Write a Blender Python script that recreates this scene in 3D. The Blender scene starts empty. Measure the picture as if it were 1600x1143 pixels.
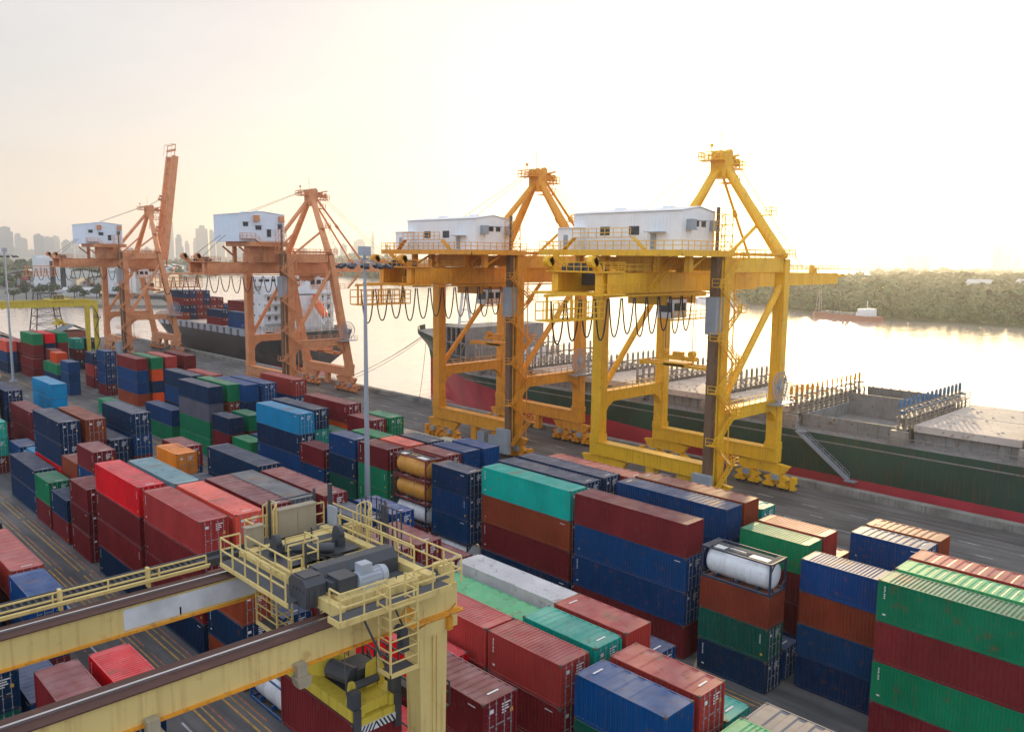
import bpy, math, random
from mathutils import Vector, Matrix
random.seed(7)
SC = bpy.context.scene
COL = SC.collection
PI = math.pi

# ------------------------------------------------------------------ camera
H = 32.96
F_PX, PITCH, YAW, ROLL = 1275.3, 0.131575, 0.801727, 0.011186
Fv = Vector((-math.sin(YAW)*math.cos(PITCH), math.cos(YAW)*math.cos(PITCH), -math.sin(PITCH)))
R0 = Vector((math.cos(YAW), math.sin(YAW), 0)); U0 = R0.cross(Fv)
Rv = R0*math.cos(ROLL)+U0*math.sin(ROLL); Uv = -R0*math.sin(ROLL)+U0*math.cos(ROLL)
cam = bpy.data.cameras.new('camera'); cam.lens = F_PX*36/1600; cam.sensor_width = 36
cam.clip_start = 0.5; cam.clip_end = 60000
co = bpy.data.objects.new('camera', cam); COL.objects.link(co)
M = Matrix((Rv, Uv, -Fv)).transposed().to_4x4(); M.translation = Vector((0, 0, H)); co.matrix_world = M
SC.camera = co

# ------------------------------------------------------------------ world, sun, exposure
SUN_AZ = math.radians(24.4)      # from +Y towards -X
SUN_EL = math.radians(8.5)
W = bpy.data.worlds.new('World'); SC.world = W; W.use_nodes = True
wn = W.node_tree.nodes; wl = W.node_tree.links; wn.clear()
wo = wn.new('ShaderNodeOutputWorld'); bg = wn.new('ShaderNodeBackground'); sky = wn.new('ShaderNodeTexSky')
sky.sky_type = 'NISHITA'; sky.sun_disc = False; sky.sun_elevation = SUN_EL; sky.sun_rotation = -SUN_AZ
sky.air_density = 1.0; sky.dust_density = 1.2; sky.ozone_density = 1.0
bg.inputs['Strength'].default_value = 0.05
# a thin high overcast veil, brightened away from the sun as added fill light
tc = wn.new('ShaderNodeTexCoord')
dot = wn.new('ShaderNodeVectorMath'); dot.operation = 'DOT_PRODUCT'
dot.inputs[1].default_value = (-math.sin(SUN_AZ)*math.cos(SUN_EL), math.cos(SUN_AZ)*math.cos(SUN_EL), math.sin(SUN_EL))
wl.new(tc.outputs['Generated'], dot.inputs[0])
ramp = wn.new('ShaderNodeValToRGB')
ce = ramp.color_ramp.elements
ce[0].position = 0.0; ce[0].color = (0.84, 0.92, 1.06, 1)
ce[1].position = 1.0; ce[1].color = (0.85, 0.78, 0.50, 1)
for p, c in ((0.38, (0.78, 0.81, 0.88, 1)), (0.58, (0.63, 0.585, 0.575, 1)), (0.80, (0.66, 0.58, 0.55, 1)), (0.93, (0.62, 0.60, 0.55, 1))):
    e = ce.new(p); e.color = c
wl.new(dot.outputs['Value'], ramp.inputs['Fac'])
noi = wn.new('ShaderNodeTexNoise'); noi.inputs['Scale'].default_value = 1.5; noi.inputs['Detail'].default_value = 5
mp = wn.new('ShaderNodeMapping'); mp.inputs['Scale'].default_value = (1, 1, 3.5)
wl.new(tc.outputs['Generated'], mp.inputs['Vector']); wl.new(mp.outputs['Vector'], noi.inputs['Vector'])
mr = wn.new('ShaderNodeMapRange'); mr.inputs['From Min'].default_value = 0.3; mr.inputs['From Max'].default_value = 0.7; mr.inputs['To Min'].default_value = 0.86; mr.inputs['To Max'].default_value = 1.12
wl.new(noi.outputs['Fac'], mr.inputs['Value'])
vs = wn.new('ShaderNodeVectorMath'); vs.operation = 'SCALE'
wl.new(ramp.outputs['Color'], vs.inputs[0]); wl.new(mr.outputs['Result'], vs.inputs['Scale'])
bg2 = wn.new('ShaderNodeBackground'); bg2.inputs['Strength'].default_value = 1.0
sx = wn.new('ShaderNodeSeparateXYZ'); wl.new(tc.outputs['Generated'], sx.inputs[0])
hr = wn.new('ShaderNodeMapRange'); hr.interpolation_type = 'SMOOTHSTEP'; hr.inputs['From Min'].default_value = 0.0; hr.inputs['From Max'].default_value = 0.22
wl.new(sx.outputs['Z'], hr.inputs['Value'])
hm = wn.new('ShaderNodeMix'); hm.data_type = 'RGBA'; hm.inputs[6].default_value = (1.0, 0.83, 0.755, 1); hm.inputs[7].default_value = (1, 1, 1, 1)
wl.new(hr.outputs['Result'], hm.inputs[0])
vm2 = wn.new('ShaderNodeVectorMath'); vm2.operation = 'MULTIPLY'; wl.new(vs.outputs['Vector'], vm2.inputs[0]); wl.new(hm.outputs[2], vm2.inputs[1])
wl.new(vm2.outputs['Vector'], bg2.inputs['Color']); wl.new(sky.outputs['Color'], bg.inputs['Color'])
add = wn.new('ShaderNodeAddShader')
wl.new(bg.outputs['Background'], add.inputs[0]); wl.new(bg2.outputs['Background'], add.inputs[1])
wl.new(add.outputs['Shader'], wo.inputs['Surface'])

sl = bpy.data.lights.new('sun', 'SUN'); sl.energy = 4.0; sl.angle = math.radians(1.2); sl.color = (1.0, 0.74, 0.38)
so = bpy.data.objects.new('sun', sl); COL.objects.link(so)
sd = Vector((-math.sin(SUN_AZ)*math.cos(SUN_EL), math.cos(SUN_AZ)*math.cos(SUN_EL), math.sin(SUN_EL)))
so.rotation_euler = sd.to_track_quat('Z', 'Y').to_euler(); so.location = (0, 0, 80)
SC.view_settings.view_transform = 'Standard'; SC.view_settings.look = 'None'
SC.view_settings.exposure = 0.1; SC.view_settings.gamma = 1.0
SC.cycles.use_denoising = True
SC.cycles.max_bounces = 6; SC.cycles.diffuse_bounces = 3; SC.cycles.glossy_bounces = 3; SC.cycles.volume_bounces = 1
SC.cycles.transmission_bounces = 2; SC.cycles.sample_clamp_indirect = 6

# ------------------------------------------------------------------ helpers
def tag(o, label=None, cat=None, group=None, kind=None):
    if label: o['label'] = label
    if cat: o['category'] = cat
    if group: o['group'] = group
    if kind: o['kind'] = kind
    return o

RJ = random.Random(5)
class MB:
    def __init__(s): s.v = []; s.f = []; s.m = []; s.cm = 0
    def mat(s, i): s.cm = i; return s
    def quad(s, a, b, c, d):
        n = len(s.v); s.v += [tuple(a), tuple(b), tuple(c), tuple(d)]; s.f.append((n, n+1, n+2, n+3)); s.m.append(s.cm)
    def box(s, x0, y0, z0, x1, y1, z1):
        if x1 < x0: x0, x1 = x1, x0
        if y1 < y0: y0, y1 = y1, y0
        if z1 < z0: z0, z1 = z1, z0
        n = len(s.v)
        s.v += [(x0,y0,z0),(x1,y0,z0),(x1,y1,z0),(x0,y1,z0),(x0,y0,z1),(x1,y0,z1),(x1,y1,z1),(x0,y1,z1)]
        s.f += [(n,n+3,n+2,n+1),(n+4,n+5,n+6,n+7),(n,n+1,n+5,n+4),(n+1,n+2,n+6,n+5),(n+2,n+3,n+7,n+6),(n+3,n,n+4,n+7)]
        s.m += [s.cm]*6
        return s
    def cb(s, cx, cy, z0, lx, ly, h): return s.box(cx-lx/2, cy-ly/2, z0, cx+lx/2, cy+ly/2, z0+h)
    def bar(s, p, q, w=0.1, h=None, w2=None, h2=None):
        p = Vector(p); q = Vector(q); d = q-p
        if d.length < 1e-6: return s
        d.normalize(); h = h or w; w2 = w2 or w; h2 = h2 or h
        up = Vector((0,0,1)) if abs(d.z) < 0.95 else Vector((0,1,0))
        a = d.cross(up).normalized(); b = a.cross(d).normalized()
        n = len(s.v)
        for c, ww, hh in ((p, w, h), (q, w2, h2)):
            for i, j in ((-1,-1),(1,-1),(1,1),(-1,1)): s.v.append(tuple(c+a*i*ww/2+b*j*hh/2))
        s.f += [(n,n+1,n+2,n+3),(n+7,n+6,n+5,n+4)]+[(n+i,n+4+i,n+4+(i+1)%4,n+(i+1)%4) for i in range(4)]
        s.m += [s.cm]*6
        return s
    def tube(s, p, q, r, k=8, r2=None, caps=True):
        p = Vector(p); q = Vector(q); d = (q-p)
        if d.length < 1e-6: return s
        d.normalize(); r2 = r if r2 is None else r2
        up = Vector((0,0,1)) if abs(d.z) < 0.95 else Vector((0,1,0))
        a = d.cross(up).normalized(); b = a.cross(d).normalized(); n = len(s.v)
        for c, rr in ((p, r), (q, r2)):
            for i in range(k):
                t = 2*PI*i/k; s.v.append(tuple(c+a*math.cos(t)*rr+b*math.sin(t)*rr))
        for i in range(k): s.f.append((n+i, n+k+i, n+k+(i+1)%k, n+(i+1)%k))
        if caps: s.f += [tuple(n+i for i in range(k)), tuple(n+k+k-1-i for i in range(k))]; s.m += [s.cm]*2
        s.m += [s.cm]*k
        return s
    def chain(s, pts, r, k=5):
        for a, b in zip(pts, pts[1:]): s.tube(a, b, r, k, caps=False)
        return s
    def rail(s, pts, h=1.1, r=0.035, sp=1.5, mid=1):
        for q, (a, b) in enumerate(zip(pts, pts[1:])):
            a = Vector(a); b = Vector(b); L = (b-a).length; n = max(1, round(L/sp))
            for i in range(1 if q else 0, n+1):
                c = a.lerp(b, i/n); w = 2*r*RJ.uniform(.9, 1.1); s.bar(c, c+Vector((0,0,h-r*RJ.uniform(1.1,1.6))), w)
            for j in range(mid+1):
                o = Vector((0,0,h*(1-j/(mid+1))+RJ.uniform(-.004,.004))); s.bar(a+o, b+o, 2*r*RJ.uniform(1.0, 1.15))
        return s
    def prism(s, poly, z0, z1):
        n = len(s.v); k = len(poly)
        s.v += [(x,y,z0) for x, y in poly]+[(x,y,z1) for x, y in poly]
        s.f += [tuple(n+k-1-i for i in range(k)), tuple(n+k+i for i in range(k))]
        s.f += [(n+i, n+(i+1)%k, n+k+(i+1)%k, n+k+i) for i in range(k)]
        s.m += [s.cm]*(k+2)
        return s
    def profile(s, pts, axis, a0, a1):
        # pts: 2d polygon extruded along an axis ('x': pts are (y,z); 'y': pts are (x,z))
        n = len(s.v); k = len(pts)
        for a in (a0, a1):
            s.v += [((a, p, q) if axis == 'x' else (p, a, q)) for p, q in pts]
        s.f += [tuple(n+i for i in range(k)), tuple(n+k+k-1-i for i in range(k))]
        s.f += [(n+(i+1)%k, n+i, n+k+i, n+k+(i+1)%k) for i in range(k)]
        s.m += [s.cm]*(k+2)
        return s
    def build(s, name, mats, parent=None, loc=None, smooth=False):
        me = bpy.data.meshes.new(name); me.from_pydata(s.v, [], s.f)
        if not isinstance(mats, (list, tuple)): mats = [mats]
        for m in mats: me.materials.append(m)
        if len(mats) > 1: me.polygons.foreach_set('material_index', s.m)
        if smooth: me.polygons.foreach_set('use_smooth', [True]*len(me.polygons))
        me.update()
        o = bpy.data.objects.new(name, me); COL.objects.link(o)
        if parent: o.parent = parent
        if loc: o.location = loc
        return o

def empty(name, loc=(0,0,0), rz=0):
    o = bpy.data.objects.new(name, None); COL.objects.link(o); o.location = loc; o.rotation_euler = (0,0,rz)
    o.empty_display_size = 0.5
    return o
def copy_tree(o, parent=None):
    c = o.copy(); COL.objects.link(c); c.parent = parent
    for ch in o.children: copy_tree(ch, c)
    return c

# ------------------------------------------------------------------ materials
def mat(name, col, rough=0.6, metal=0.0, var=0.12, scale=0.6, rust=0.0, rustc=(0.16,0.06,0.025), streak=0.0, bump=0.0, bscale=3.0, objcol=False, dust=0.0, dustc=(0.42,0.36,0.33), spec=0.5):
    m = bpy.data.materials.new(name); m.use_nodes = True
    nt = m.node_tree; N = nt.nodes; L = nt.links
    b = N['Principled BSDF']; b.inputs['Roughness'].default_value = rough; b.inputs['Metallic'].default_value = metal
    b.inputs['Specular IOR Level'].default_value = spec
    tcn = N.new('ShaderNodeTexCoord'); info = N.new('ShaderNodeObjectInfo')
    off = N.new('ShaderNodeVectorMath'); off.operation = 'ADD'
    rs = N.new('ShaderNodeVectorMath'); rs.operation = 'SCALE'; rs.inputs[0].default_value = (37.0, 91.0, 53.0)
    L.new(info.outputs['Random'], rs.inputs['Scale'])
    L.new(tcn.outputs['Object'], off.inputs[0]); L.new(rs.outputs['Vector'], off.inputs[1])
    def noise(sc, det=4, vscale=None):
        n = N.new('ShaderNodeTexNoise'); n.inputs['Scale'].default_value = sc; n.inputs['Detail'].default_value = det
        if vscale:
            mpn = N.new('ShaderNodeMapping'); mpn.inputs['Scale'].default_value = vscale
            L.new(off.outputs['Vector'], mpn.inputs['Vector']); L.new(mpn.outputs['Vector'], n.inputs['Vector'])
        else: L.new(off.outputs['Vector'], n.inputs['Vector'])
        return n.outputs['Fac']
    def rng(src, a, b_, lo, hi):
        r = N.new('ShaderNodeMapRange'); r.inputs['From Min'].default_value = a; r.inputs['From Max'].default_value = b_
        r.inputs['To Min'].default_value = lo; r.inputs['To Max'].default_value = hi; L.new(src, r.inputs['Value']); return r.outputs['Result']
    def mix(fac, a, b_, mode='MIX'):
        x = N.new('ShaderNodeMix'); x.data_type = 'RGBA'; x.blend_type = mode
        if isinstance(fac, float): x.inputs[0].default_value = fac
        else: L.new(fac, x.inputs[0])
        for i, v in ((6, a), (7, b_)):
            if isinstance(v, tuple): x.inputs[i].default_value = (*v[:3], 1)
            else: L.new(v, x.inputs[i])
        return x.outputs[2]
    base = info.outputs['Color'] if objcol else (col[0], col[1], col[2])
    v = rng(noise(scale, 5), 0.25, 0.75, 1-var, 1+var)
    vm = N.new('ShaderNodeCombineColor'); 
    for i in range(3): L.new(v, vm.inputs[i])
    c = mix(1.0, base, vm.outputs['Color'], 'MULTIPLY')
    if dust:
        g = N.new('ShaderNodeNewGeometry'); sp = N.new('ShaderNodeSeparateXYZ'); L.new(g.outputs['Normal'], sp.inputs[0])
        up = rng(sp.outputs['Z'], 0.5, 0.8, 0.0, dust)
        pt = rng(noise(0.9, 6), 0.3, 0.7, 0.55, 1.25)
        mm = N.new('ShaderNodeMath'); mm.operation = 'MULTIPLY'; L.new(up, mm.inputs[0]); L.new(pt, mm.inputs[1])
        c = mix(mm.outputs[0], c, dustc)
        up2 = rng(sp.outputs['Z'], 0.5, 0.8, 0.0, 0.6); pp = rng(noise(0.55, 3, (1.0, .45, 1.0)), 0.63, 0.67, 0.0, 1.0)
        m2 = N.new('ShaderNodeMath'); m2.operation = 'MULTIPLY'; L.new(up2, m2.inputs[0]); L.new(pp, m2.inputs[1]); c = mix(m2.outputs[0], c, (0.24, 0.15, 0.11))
    if objcol:
        fd = rng(noise(0.35, 2, (0.8, 1.0, 0.25)), 0.50, 0.62, 0.0, 0.14); c = mix(fd, c, mix(1.0, c, (1.9, 1.7, 1.6), 'MULTIPLY'))
    if streak:
        st = rng(noise(2.0, 4, (2.2, 2.2, 0.12)), 0.52, 0.72, 0.0, streak)
        c = mix(st, c, rustc)
    if rust:
        r1 = rng(noise(1.6, 8), 0.60, 0.72, 0.0, rust)
        c = mix(r1, c, rustc)
    L.new(c, b.inputs['Base Color'])
    if bump:
        bp = N.new('ShaderNodeBump'); bp.inputs['Strength'].default_value = bump; bp.inputs['Distance'].default_value = 0.05
        L.new(noise(bscale, 6), bp.inputs['Height']); L.new(bp.outputs['Normal'], b.inputs['Normal'])
    return m

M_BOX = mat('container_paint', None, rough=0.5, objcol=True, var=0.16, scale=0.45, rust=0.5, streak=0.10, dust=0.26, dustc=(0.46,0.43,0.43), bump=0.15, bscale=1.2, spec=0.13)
M_BOXROD = mat('door_rod_steel', (0.34,0.35,0.37), rough=0.45, metal=0.3, rust=0.5)
M_CAST = mat('corner_casting_steel', (0.10,0.07,0.06), rough=0.7, rust=0.6)
M_MARK = mat('white_marking', (0.7,0.7,0.7), rough=0.6)
M_YMARK = mat('yellow_marking', (0.75,0.42,0.02), rough=0.6)
M_TANKW = mat('white_tank_shell', (0.78,0.80,0.82), rough=0.35, streak=0.25, rust=0.25, rustc=(0.3,0.26,0.22))
M_TANKO = mat('orange_tank_shell', (0.72,0.33,0.05), rough=0.45, streak=0.5, rust=0.5, rustc=(0.3,0.12,0.05))
M_RTG = mat('cream_yellow_paint', (0.70,0.54,0.21), rough=0.5, var=0.08, streak=0.35, rust=0.35, rustc=(0.30,0.13,0.04), bump=0.05)
M_RTG2 = mat('lemon_yellow_paint', (0.62,0.48,0.05), rough=0.5, var=0.1, streak=0.3, rust=0.3)
M_RUSTRAIL = mat('rusty_rail_steel', (0.075,0.028,0.02), rough=0.7, rust=0.4)
M_RAILTOP = mat('polished_rail_head', (0.6,0.6,0.62), rough=0.25, metal=0.9)
M_DARK = mat('dark_machinery', (0.05,0.056,0.068), rough=0.5, var=0.3, rust=0.2)
M_GRATE = mat('grey_walkway_grating', (0.075,0.08,0.09), rough=0.8, bump=0.4, bscale=12)
M_MOTOR = mat('blue_grey_motor_paint', (0.38,0.42,0.48), rough=0.4, rust=0.2)
M_CAB = mat('beige_cabinet_paint', (0.36,0.31,0.22), rough=0.5, streak=0.2)
M_PANEL = mat('pale_grey_panel', (0.62,0.64,0.68), rough=0.5, var=0.22, scale=0.9)
M_ORA = mat('orange_crane_paint', (0.76,0.32,0.022), rough=0.5, var=0.12, streak=0.4, rust=0.4)
M_GOLD = mat('golden_crane_paint', (0.86,0.47,0.015), rough=0.45, var=0.1, streak=0.3, rust=0.3)
M_SALM = mat('faded_salmon_crane_paint', (0.66,0.285,0.13), rough=0.55, var=0.12, streak=0.3, rust=0.35)
M_HOUSE = mat('white_corrugated_cladding', (0.86,0.87,0.88), rough=0.5, var=0.05, streak=0.12, rustc=(0.35,0.33,0.3))
M_BLUEHOUSE = mat('blue_white_cladding', (0.70,0.79,0.90), rough=0.5, var=0.05)
M_WIN = mat('dark_window_glass', (0.03,0.04,0.05), rough=0.1)
M_ACBOX = mat('air_conditioner_grey', (0.30,0.34,0.38), rough=0.5)
M_CABLE = mat('black_rubber_cable', (0.02,0.02,0.022), rough=0.6)
M_ROPE = mat('wire_rope_steel', (0.16,0.15,0.14), rough=0.5, metal=0.4)
M_LIFT = mat('weathered_lift_shaft', (0.17,0.10,0.06), rough=0.6, streak=0.6, rust=0.7)
M_GALV = mat('galvanised_steel', (0.36,0.40,0.46), rough=0.45, metal=0.3, var=0.06)
M_LAMP = mat('floodlight_glass', (0.55,0.56,0.58), rough=0.2)
M_HULLG = mat('green_hull_paint', (0.008,0.058,0.042), rough=0.45, var=0.35, scale=0.15, streak=0.5, rust=0.25)
M_HULLR = mat('red_boot_topping', (0.44,0.025,0.055), rough=0.5, var=0.25, scale=0.2, streak=0.4, rust=0.2)
M_HULLK = mat('black_hull_paint', (0.018,0.022,0.028), rough=0.5, var=0.3, scale=0.15, streak=0.25, rust=0.25)
M_DECK = mat('deck_grey_paint', (0.24,0.235,0.23), rough=0.7, rust=0.9, streak=0.35, var=0.2)
M_HATCH = mat('pale_hatch_cover', (0.56,0.48,0.42), rough=0.7, rust=0.9, var=0.15, scale=0.3)
M_LASH = mat('lashing_bridge_grey', (0.33,0.29,0.25), rough=0.6, rust=0.9, streak=0.5)
M_SHIPW = mat('ship_white_paint', (0.66,0.68,0.70), rough=0.5, streak=0.2)
M_LIFEB = mat('lifeboat_orange', (0.75,0.13,0.03), rough=0.4)
M_CONC = mat('stained_concrete', (0.24,0.23,0.21), rough=0.9, var=0.35, scale=0.4, streak=0.6, rustc=(0.07,0.065,0.06), bump=0.3, bscale=2)
M_ROADW = mat('worn_white_line', (0.42,0.43,0.44), rough=0.8, var=0.35, scale=2)
M_ROADY = mat('worn_yellow_line', (0.42,0.24,0.06), rough=0.8, var=0.5, scale=1.2, rust=0.8, rustc=(0.10,0.095,0.09))
M_ROADO = mat('worn_orange_line', (0.33,0.13,0.07), rough=0.8, var=0.5, scale=1.2, rust=0.8, rustc=(0.10,0.095,0.09))
M_TRUNK = mat('tree_bark', (0.07,0.05,0.035), rough=0.9)
M_BEIGE = mat('sun_bleached_tarpaulin', (0.40,0.37,0.31), rough=0.9, rust=0.4, bump=0.3)

def leaf_mat(name, c1, c2):
    m = bpy.data.materials.new(name); m.use_nodes = True; N = m.node_tree.nodes; L = m.node_tree.links
    b = N['Principled BSDF']; b.inputs['Roughness'].default_value = 0.7
    t = N.new('ShaderNodeTexCoord'); n = N.new('ShaderNodeTexNoise'); n.inputs['Scale'].default_value = 0.09; n.inputs['Detail'].default_value = 8
    L.new(t.outputs['Object'], n.inputs['Vector'])
    r = N.new('ShaderNodeValToRGB'); r.color_ramp.elements[0].position = 0.35; r.color_ramp.elements[1].position = 0.65
    r.color_ramp.elements[0].color = (*c1, 1); r.color_ramp.elements[1].color = (*c2, 1)
    L.new(n.outputs['Fac'], r.inputs['Fac']); L.new(r.outputs['Color'], b.inputs['Base Color'])
    return m
M_LEAF = leaf_mat('forest_foliage', (0.014,0.040,0.014), (0.062,0.115,0.030))
M_LEAF2 = leaf_mat('dark_green_foliage', (0.02,0.045,0.02), (0.05,0.085,0.035))

def ground_mat():
    m = bpy.data.materials.new('yard_asphalt'); m.use_nodes = True; N = m.node_tree.nodes; L = m.node_tree.links
    b = N['Principled BSDF']; b.inputs['Roughness'].default_value = 0.75
    t = N.new('ShaderNodeTexCoord')
    def noise(s, d, sc=None):
        n = N.new('ShaderNodeTexNoise'); n.inputs['Scale'].default_value = s; n.inputs['Detail'].default_value = d
        mp_ = N.new('ShaderNodeMapping'); mp_.inputs['Scale'].default_value = sc or (1,1,1)
        L.new(t.outputs['Object'], mp_.inputs[0]); L.new(mp_.outputs[0], n.inputs['Vector']); return n.outputs['Fac']
    r = N.new('ShaderNodeValToRGB'); e = r.color_ramp.elements
    e[0].position = 0.3; e[0].color = (0.075,0.075,0.078,1); e[1].position = 0.7; e[1].color = (0.17,0.165,0.16,1)
    L.new(noise(0.11, 8), r.inputs['Fac'])
    r2 = N.new('ShaderNodeValToRGB'); e = r2.color_ramp.elements
    e[0].position = 0.35; e[0].color = (0.62,0.62,0.64,1); e[1].position = 0.65; e[1].color = (1.15,1.12,1.1,1)
    L.new(noise(0.9, 6, (0.12,1,1)), r2.inputs['Fac'])      # tyre tracks along the lanes
    x = N.new('ShaderNodeMix'); x.data_type = 'RGBA'; x.blend_type = 'MULTIPLY'; x.inputs[0].default_value = 1
    L.new(r.outputs[0], x.inputs[6]); L.new(r2.outputs[0], x.inputs[7])
    # slab joints
    br = N.new('ShaderNodeTexBrick'); br.inputs['Scale'].default_value = 0.2; br.inputs['Mortar Size'].default_value = 0.004
    br.inputs['Color1'].default_value = (1,1,1,1); br.inputs['Color2'].default_value = (0.9,0.9,0.9,1); br.inputs['Mortar'].default_value = (0.6,0.6,0.6,1)
    L.new(t.outputs['Object'], br.inputs['Vector'])
    y = N.new('ShaderNodeMix'); y.data_type = 'RGBA'; y.blend_type = 'MULTIPLY'; y.inputs[0].default_value = 1
    L.new(x.outputs[2], y.inputs[6]); L.new(br.outputs['Color'], y.inputs[7])
    L.new(y.outputs[2], b.inputs['Base Color'])
    return m
M_GROUND = ground_mat()

def water_mat():
    m = bpy.data.materials.new('river_water'); m.use_nodes = True; N = m.node_tree.nodes; L = m.node_tree.links
    b = N['Principled BSDF']; b.inputs['Metallic'].default_value = 0.55; b.inputs['Base Color'].default_value = (0.88,0.71,0.625,1); b.inputs['Roughness'].default_value = 0.13
    b.inputs['IOR'].default_value = 1.5; b.inputs['Specular IOR Level'].default_value = 1.0
    t = N.new('ShaderNodeTexCoord')
    def noise(s, d, sc):
        n = N.new('ShaderNodeTexNoise'); n.inputs['Scale'].default_value = s; n.inputs['Detail'].default_value = d
        mp_ = N.new('ShaderNodeMapping'); mp_.inputs['Scale'].default_value = sc; mp_.inputs['Rotation'].default_value = (0,0,0.5)
        L.new(t.outputs['Object'], mp_.inputs[0]); L.new(mp_.outputs[0], n.inputs['Vector']); return n.outputs['Fac']
    b1 = N.new('ShaderNodeBump'); b1.inputs['Strength'].default_value = 0.55; b1.inputs['Distance'].default_value = 0.35
    L.new(noise(0.35, 6, (1, 0.45, 1)), b1.inputs['Height'])
    b2 = N.new('ShaderNodeBump'); b2.inputs['Strength'].default_value = 0.35; b2.inputs['Distance'].default_value = 1.2
    L.new(noise(0.05, 4, (1, 0.5, 1)), b2.inputs['Height']); L.new(b2.outputs[0], b1.inputs['Normal'])
    L.new(b1.outputs[0], b.inputs['Normal'])
    return m
M_WATER = water_mat()

# ================================================================== SETTING
mb = MB(); mb.box(-14000, -9000, -6, 14000, 16000, -2.5)
tag(mb.build('river_water', M_WATER), kind='structure')
mb = MB(); mb.prism([(-345,-260),(140,-260),(140,114),(-345,114)], -5, 0.0)
tag(mb.build('container_yard_ground', M_GROUND), kind='structure')

# lane lines, one sheet 4 mm up
mb = MB()
def line(mbx, x0, x1, y, w, z=0.004): mbx.quad((x0,y-w/2,z),(x1,y-w/2,z),(x1,y+w/2,z),(x0,y+w/2,z))
for y in (22.3, 24.5, 44.6, 53.0, -3.0): 
    x = -340
    while x < 100:
        l = random.uniform(8, 30); line(mb, x, x+l, y, 0.17); line(mb, x, x+l, y+0.55, 0.12); x += l+random.uniform(0.2, 1.5)
line(mb, -340, 100, 76.0, 0.2)
tag(mb.build('yellow_lane_lines', M_ROADY), kind='structure')
mb = MB()
for y in (23.3, 25.5, 19.4, 46.6, 51.2, 74.3):
    x = -340
    while x < 100:
        l = random.uniform(5, 22); line(mb, x, x+l, y, 0.13); x += l+random.uniform(0.3, 3)
tag(mb.build('orange_lane_lines', M_ROADO), kind='structure')
mb = MB()
for y, pitch, l, ph in ((21.0,7.0,4.2,0),(20.0,7.0,3.2,3),(49.0,7.0,3.0,2),(80.5,6.6,2.4,1),(84.0,6.6,1.8,3),(87.4,6.6,2.4,0),(97.2,6.6,2.6,2),(100.4,6.6,1.6,4),(104.2,6.6,2.2,1)):
    x = -335+ph
    while x < 100:
        line(mb, x, x+l+random.uniform(-.2,.2), y, 0.16); x += pitch
tag(mb.build('white_lane_dashes', M_ROADW), kind='structure')
mb = MB()
for y in (92.2, 93.8, 107.9, 109.5): mb.box(-340, y-.04, 0.006, 138, y+.04, 0.03)
mb.box(-340, 92.95, 0.005, 138, 93.05, 0.02)
tag(mb.build('crane_rail_tracks', M_RUSTRAIL), kind='structure')
mb = MB(); mb.box(-345, 112.4, 0.0, 140, 113.9, 1.0)
for i in range(60):
    x = -340+i*8; mb.box(x, 112.25, 0.3, x+0.5, 112.397, 0.8)
w = tag(mb.build('quay_edge_wall', M_CONC), 'long stained concrete curb wall along the river edge of the quay', 'wall')
mb = MB()
for i in range(48):
    x = -340+i*10; mb.box(x, 113.903, -2.0, x+1.2, 114.8, 0.8)
mb.build('fender', M_CABLE, w)

# ================================================================== CONTAINERS
PAL = dict(N=((0.003,0.027,0.075),'navy'), B=((0.001,0.044,0.14),'blue'), R=((0.001,0.055,0.2),'royal blue'), S=((0.005,0.25,0.48),'sky blue'),
    T=((0,0.34,0.27),'teal'), G=((0.002,0.19,0.08),'green'), L=((0.07,0.42,0.16),'light green'), D=((0.004,0.085,0.06),'dark green'),
    M=((0.165,0.016,0.021),'maroon'), K=((0.25,0.045,0.02),'brown'), C=((0.72,0.1,0.065),'coral red'), E=((0.74,0.008,0.018),'bright red'),
    O=((0.68,0.22,0.025),'orange'), W=((0.6,0.62,0.64),'white'), Y=((0.09,0.1,0.125),'slate grey'), H=((0.38,0.34,0.28),'beige'), P=((0.17,0.28,0.32),'pale blue grey'),
    V=((0.66,0.08,0.02),'orange red'), F=((0.38,0.045,0.038),'faded red'))
HS = dict(s=2.59, h=2.896)
def corr(mbx, x0, x1, y, z0, z1, d, pitch, flip=1):
    # trapezoid-corrugated wall in the xz plane at y, folded inwards by d
    n = max(2, round((x1-x0)/pitch)); p = (x1-x0)/n; xs = []
    for i in range(n):
        a = x0+i*p; xs += [(a,0),(a+p*.30,0),(a+p*.5,d),(a+p*.8,d)]
    xs.append((x1,0))
    for (xa, da), (xb, db) in zip(xs, xs[1:]):
        if flip > 0: mbx.quad((xa,y+da,z0),(xb,y+db,z0),(xb,y+db,z1),(xa,y+da,z1))
        else: mbx.quad((xb,y-db,z0),(xa,y-da,z0),(xa,y-da,z1),(xb,y-db,z1))
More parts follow.
